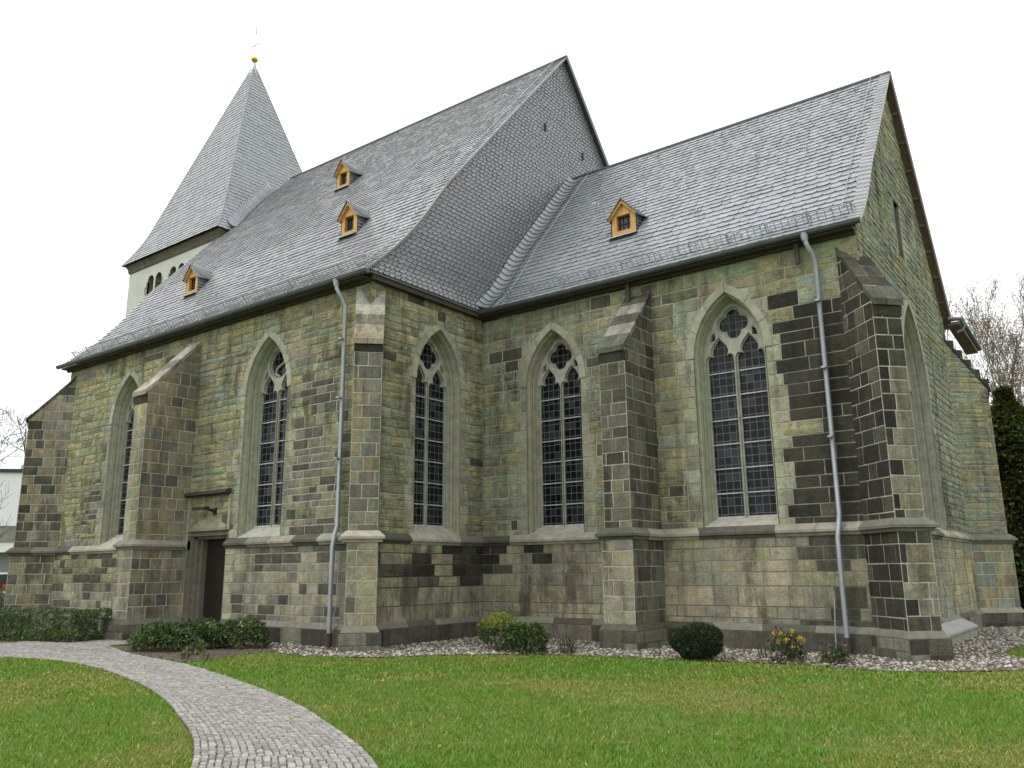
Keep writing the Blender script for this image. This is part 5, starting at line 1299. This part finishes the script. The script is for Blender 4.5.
# ------------------------------------------------------------------ trees
def branch_tree(name, label, x, y, h, r0, seed, levels=4, spread=.55, first=.25, kids=(4, 6), cat='tree', forks=1, upness=.12, twig=.010, tilt=(0, 0), buds=None, group=None, mat='bark'):
    r = random.Random(seed); e = empty(name, (x, y, 0), label, cat, group); tb = MB(); cb = MB(); tips = []
    def grow(p, d, L_, rad, lev):
        n = 5 if lev == 0 else 4 if lev < 3 else 3; pts = [p]; rr = [rad]; dd = d.copy(); end = .35 if lev == 0 else .30
        for i in range(n):
            dd = (dd+Vector((r.gauss(0, .12), r.gauss(0, .12), r.gauss(0, .07)+upness*(.4 if lev == 0 else 1)))).normalized(); pts.append(pts[-1]+dd*L_/n); rr.append(max(rad*(1-(1-end)*(i+1)/n), twig*.6))
        (tb if lev == 0 else cb).tube(pts, rr, 8 if lev == 0 else 5 if lev < 2 else 3, cap=False)
        if lev >= levels:
            tips.extend(pts[1:]); return
        k = r.randint(*kids)+(3 if lev == 0 else 0)
        for i in range(k):
            t = first+(1-first)*(i+r.uniform(.2, .9))/k if lev == 0 else .25+.75*(i+r.random())/k
            q = min(t, .999)*n; a = int(q); P = pts[a].lerp(pts[a+1], q-a); base = (pts[a+1]-pts[a]).normalized()
            side = Vector((r.gauss(0, 1), r.gauss(0, 1), r.gauss(0, .35))); side = (side-base*side.dot(base)).normalized()
            nd = (base*(1-spread)+side*spread+Vector((0, 0, .12))).normalized()
            grow(P, nd, L_*(.62-.22*t)*r.uniform(.8, 1.25)*(1.0 if lev else 1.0), max((rr[a]*.62), twig), lev+1)
    grow(Vector((x, y, -.1)), Vector((tilt[0], tilt[1], 1)).normalized(), h*.8, r0, 0)
    tb.build('trunk', mat, e, True); cb.build('crown', mat, e)
    if buds:
        rs = np.random.RandomState(seed); P = np.array([t[:] for t in tips]); P = np.repeat(P, buds[0], 0); P = P+rs.normal(0, .14, P.shape)
        V, F, c = leaf_cloud(rs, P, rs.normal(0, 1, P.shape), buds[1], buds[1]*.55, pal(rs, len(P), buds[2], [1]*len(buds[2]), .25)); part_np('buds', V, F, c, 'leaf', e)
    return e
branch_tree('bare_tree', 'tall leafless tree above the white flat-roofed building', -52.3, 8.3, 14.6, .30, 31, 4, .60, .30, (4, 5), twig=.022)
branch_tree('bare_tree', 'leafless tree cut off by the left edge, behind the white building', -56.5, 3.0, 15.5, .32, 35, 4, .60, .30, (4, 5), twig=.022)
branch_tree('bare_sapling', 'slender bare sapling in front of the white wall', -26.2, -1.65, 5.6, .05, 33, 3, .5, .25, (4, 5), twig=.010)
BUD = (2, .11, [[.28, .19, .14], [.22, .18, .10], [.32, .25, .18]])
branch_tree('budding_tree', 'slim budding tree nearest the gable, above the ivy', 9.4, 30.5, 13.2, .15, 41, 4, .40, .25, (4, 5), upness=.22, twig=.016, buds=BUD, mat='pale_bark', group='budding trees behind the ivy')
branch_tree('budding_tree', 'budding tree at the right edge, above the ivy', 11.9, 30.0, 13.4, .16, 42, 4, .40, .25, (4, 5), upness=.22, twig=.016, buds=BUD, mat='pale_bark', group='budding trees behind the ivy')
branch_tree('budding_tree', 'shorter budding tree behind the far corner buttress', 8.3, 33.5, 13.4, .13, 43, 4, .40, .25, (4, 5), upness=.22, twig=.016, buds=BUD, mat='pale_bark', group='budding trees behind the ivy')
def ivy_tree(x, y, h, w, seed, label, n=17000):
    rs = np.random.RandomState(seed); e = empty('ivy_tree', (x, y, 0), label, 'tree'); mb = MB()
    mb.tube([(x, y, -.1), (x+.05, y, h*.5), (x-.1, y+.1, h*.96)], [.22, .18, .05], 8); mb.build('trunk', 'bark', e, True)
    t = rs.rand(n)**.9; th = rs.uniform(0, 6.28, n); lump = vnoise(th*1.2+4, t*h*.9+3, 1.0, seed); wr = w*(.30+1.15*lump)*np.clip(1.2-t*.65, .2, 1)*np.clip((1-t)*6, .25, 1)
    rad = wr*(rs.rand(n)**.35); loc = np.stack([x+rad*np.cos(th), y+rad*np.sin(th), .1+t*h], 1); nrm = np.stack([np.cos(th), np.sin(th), np.full(n, .3)], 1)
    V, F, c = leaf_cloud(rs, loc, nrm, .20, .15, pal(rs, n, [[.028, .046, .016], [.055, .075, .020], [.095, .10, .028], [.14, .12, .03]], [4, 4, 3, 1.6], .25), droop=.6); part_np('crown', V, F, c, 'leaf', e)
ivy_tree(11.35, 14.9, 7.6, 1.35, 61, 'ivy-covered dark tree right behind the far corner buttress')
ivy_tree(14.3, 16.8, 8.6, 1.5, 62, 'ivy-covered dark tree at the right edge')
shrub('evergreen_bush', 'shrub', 'dark evergreen bush at the foot of the ivy trees', 12.6, 15.6, 1.8, 1.0, 3.0, 8200, .15, .08, [[.014, .026, .010], [.03, .045, .014]], [3, 2], 63, 'dome', 4)
shrub('evergreen_bush', 'shrub', 'yellowish-green bush beside the white building', -25.5, -1.2, 1.6, 1.3, 1.25, 5200, .09, .05, [[.09, .10, .025], [.06, .08, .02], [.12, .12, .04]], [3, 2, 1], 64, 'dome', 4)

# ------------------------------------------------------------------ white building on the left
hb = empty('flat_roofed_building', (-31.7, .9, 0), 'white flat-roofed building with a shop window at the left edge', 'building')
FH = Fr((-31.7, .9, 0), (S2, S2, 0), Z, (S2, -S2, 0)); u0, u1 = -14, 4
mb = MB(); mb.fbox(FH, u0, u1, 4.2, 6.95, -6, 0); mb.build('wall', 'white', hb)
mb = MB(); mb.fbox(FH, u0-.1, u1+.1, 6.95, 7.12, -6.1, .12); mb.build('roof_edge', 'eave', hb)
mb = MB(); mb.fbox(FH, -.4, .1, 7.12, 7.45, -2.2, -1.7); mb.build('chimney', 'tile', hb)
mb = MB(); mb.tube([FH.p(-.62, 7.1, -2), FH.p(-.62, 7.55, -2), FH.p(-.55, 7.75, -2)], [.16, .14, .02], 8); mb.build('roof_vent', 'zinc', hb)
mb = MB(); mb.prism([FH.p(u0, 3.35, 1.1), FH.p(u0, 4.18, 0), FH.p(u0, 3.35, 0)], [FH.p(u1, 3.35, 1.1), FH.p(u1, 4.18, 0), FH.p(u1, 3.35, 0)]); mb.build('canopy', 'tile', hb)
mb = MB(); mb.fbox(FH, u0, u1, 2.85, 3.34, 0, 1.05); mb.build('fascia', 'white', hb)
mb = MB(); mb.fbox(FH, u0, u1, -.1, 2.84, -6, .55); mb.build('lower_wall', 'grey', hb)
wf = MB()
for a, b, v0, v1 in ((-.95, -.85, .9, 1.85), (.45, .55, .9, 1.85), (-.95, .55, .85, .97), (-.95, .55, 1.78, 1.88)): wf.fbox(FH, a, b, v0, v1, .56, .62)
w_ = wf.build('window', 'white', hb)
mb = MB(); mb.poly([FH.p(-.9, .9, .565), FH.p(.5, .9, .565), FH.p(.5, 1.8, .565), FH.p(-.9, 1.8, .565)]); mb.build('pane', 'pane', w_)
for nm, mt, a, b, v0, v1 in (('poster', 'green', -.6, -.1, 1.45, 1.72), ('poster', 'red', .12, .38, 1.02, 1.3), ('poster', 'white', -.62, -.2, 1.0, 1.3)):
    mb = MB(); mb.fbox(FH, a, b, v0, v1, .568, .574); mb.build(nm, mt, w_)
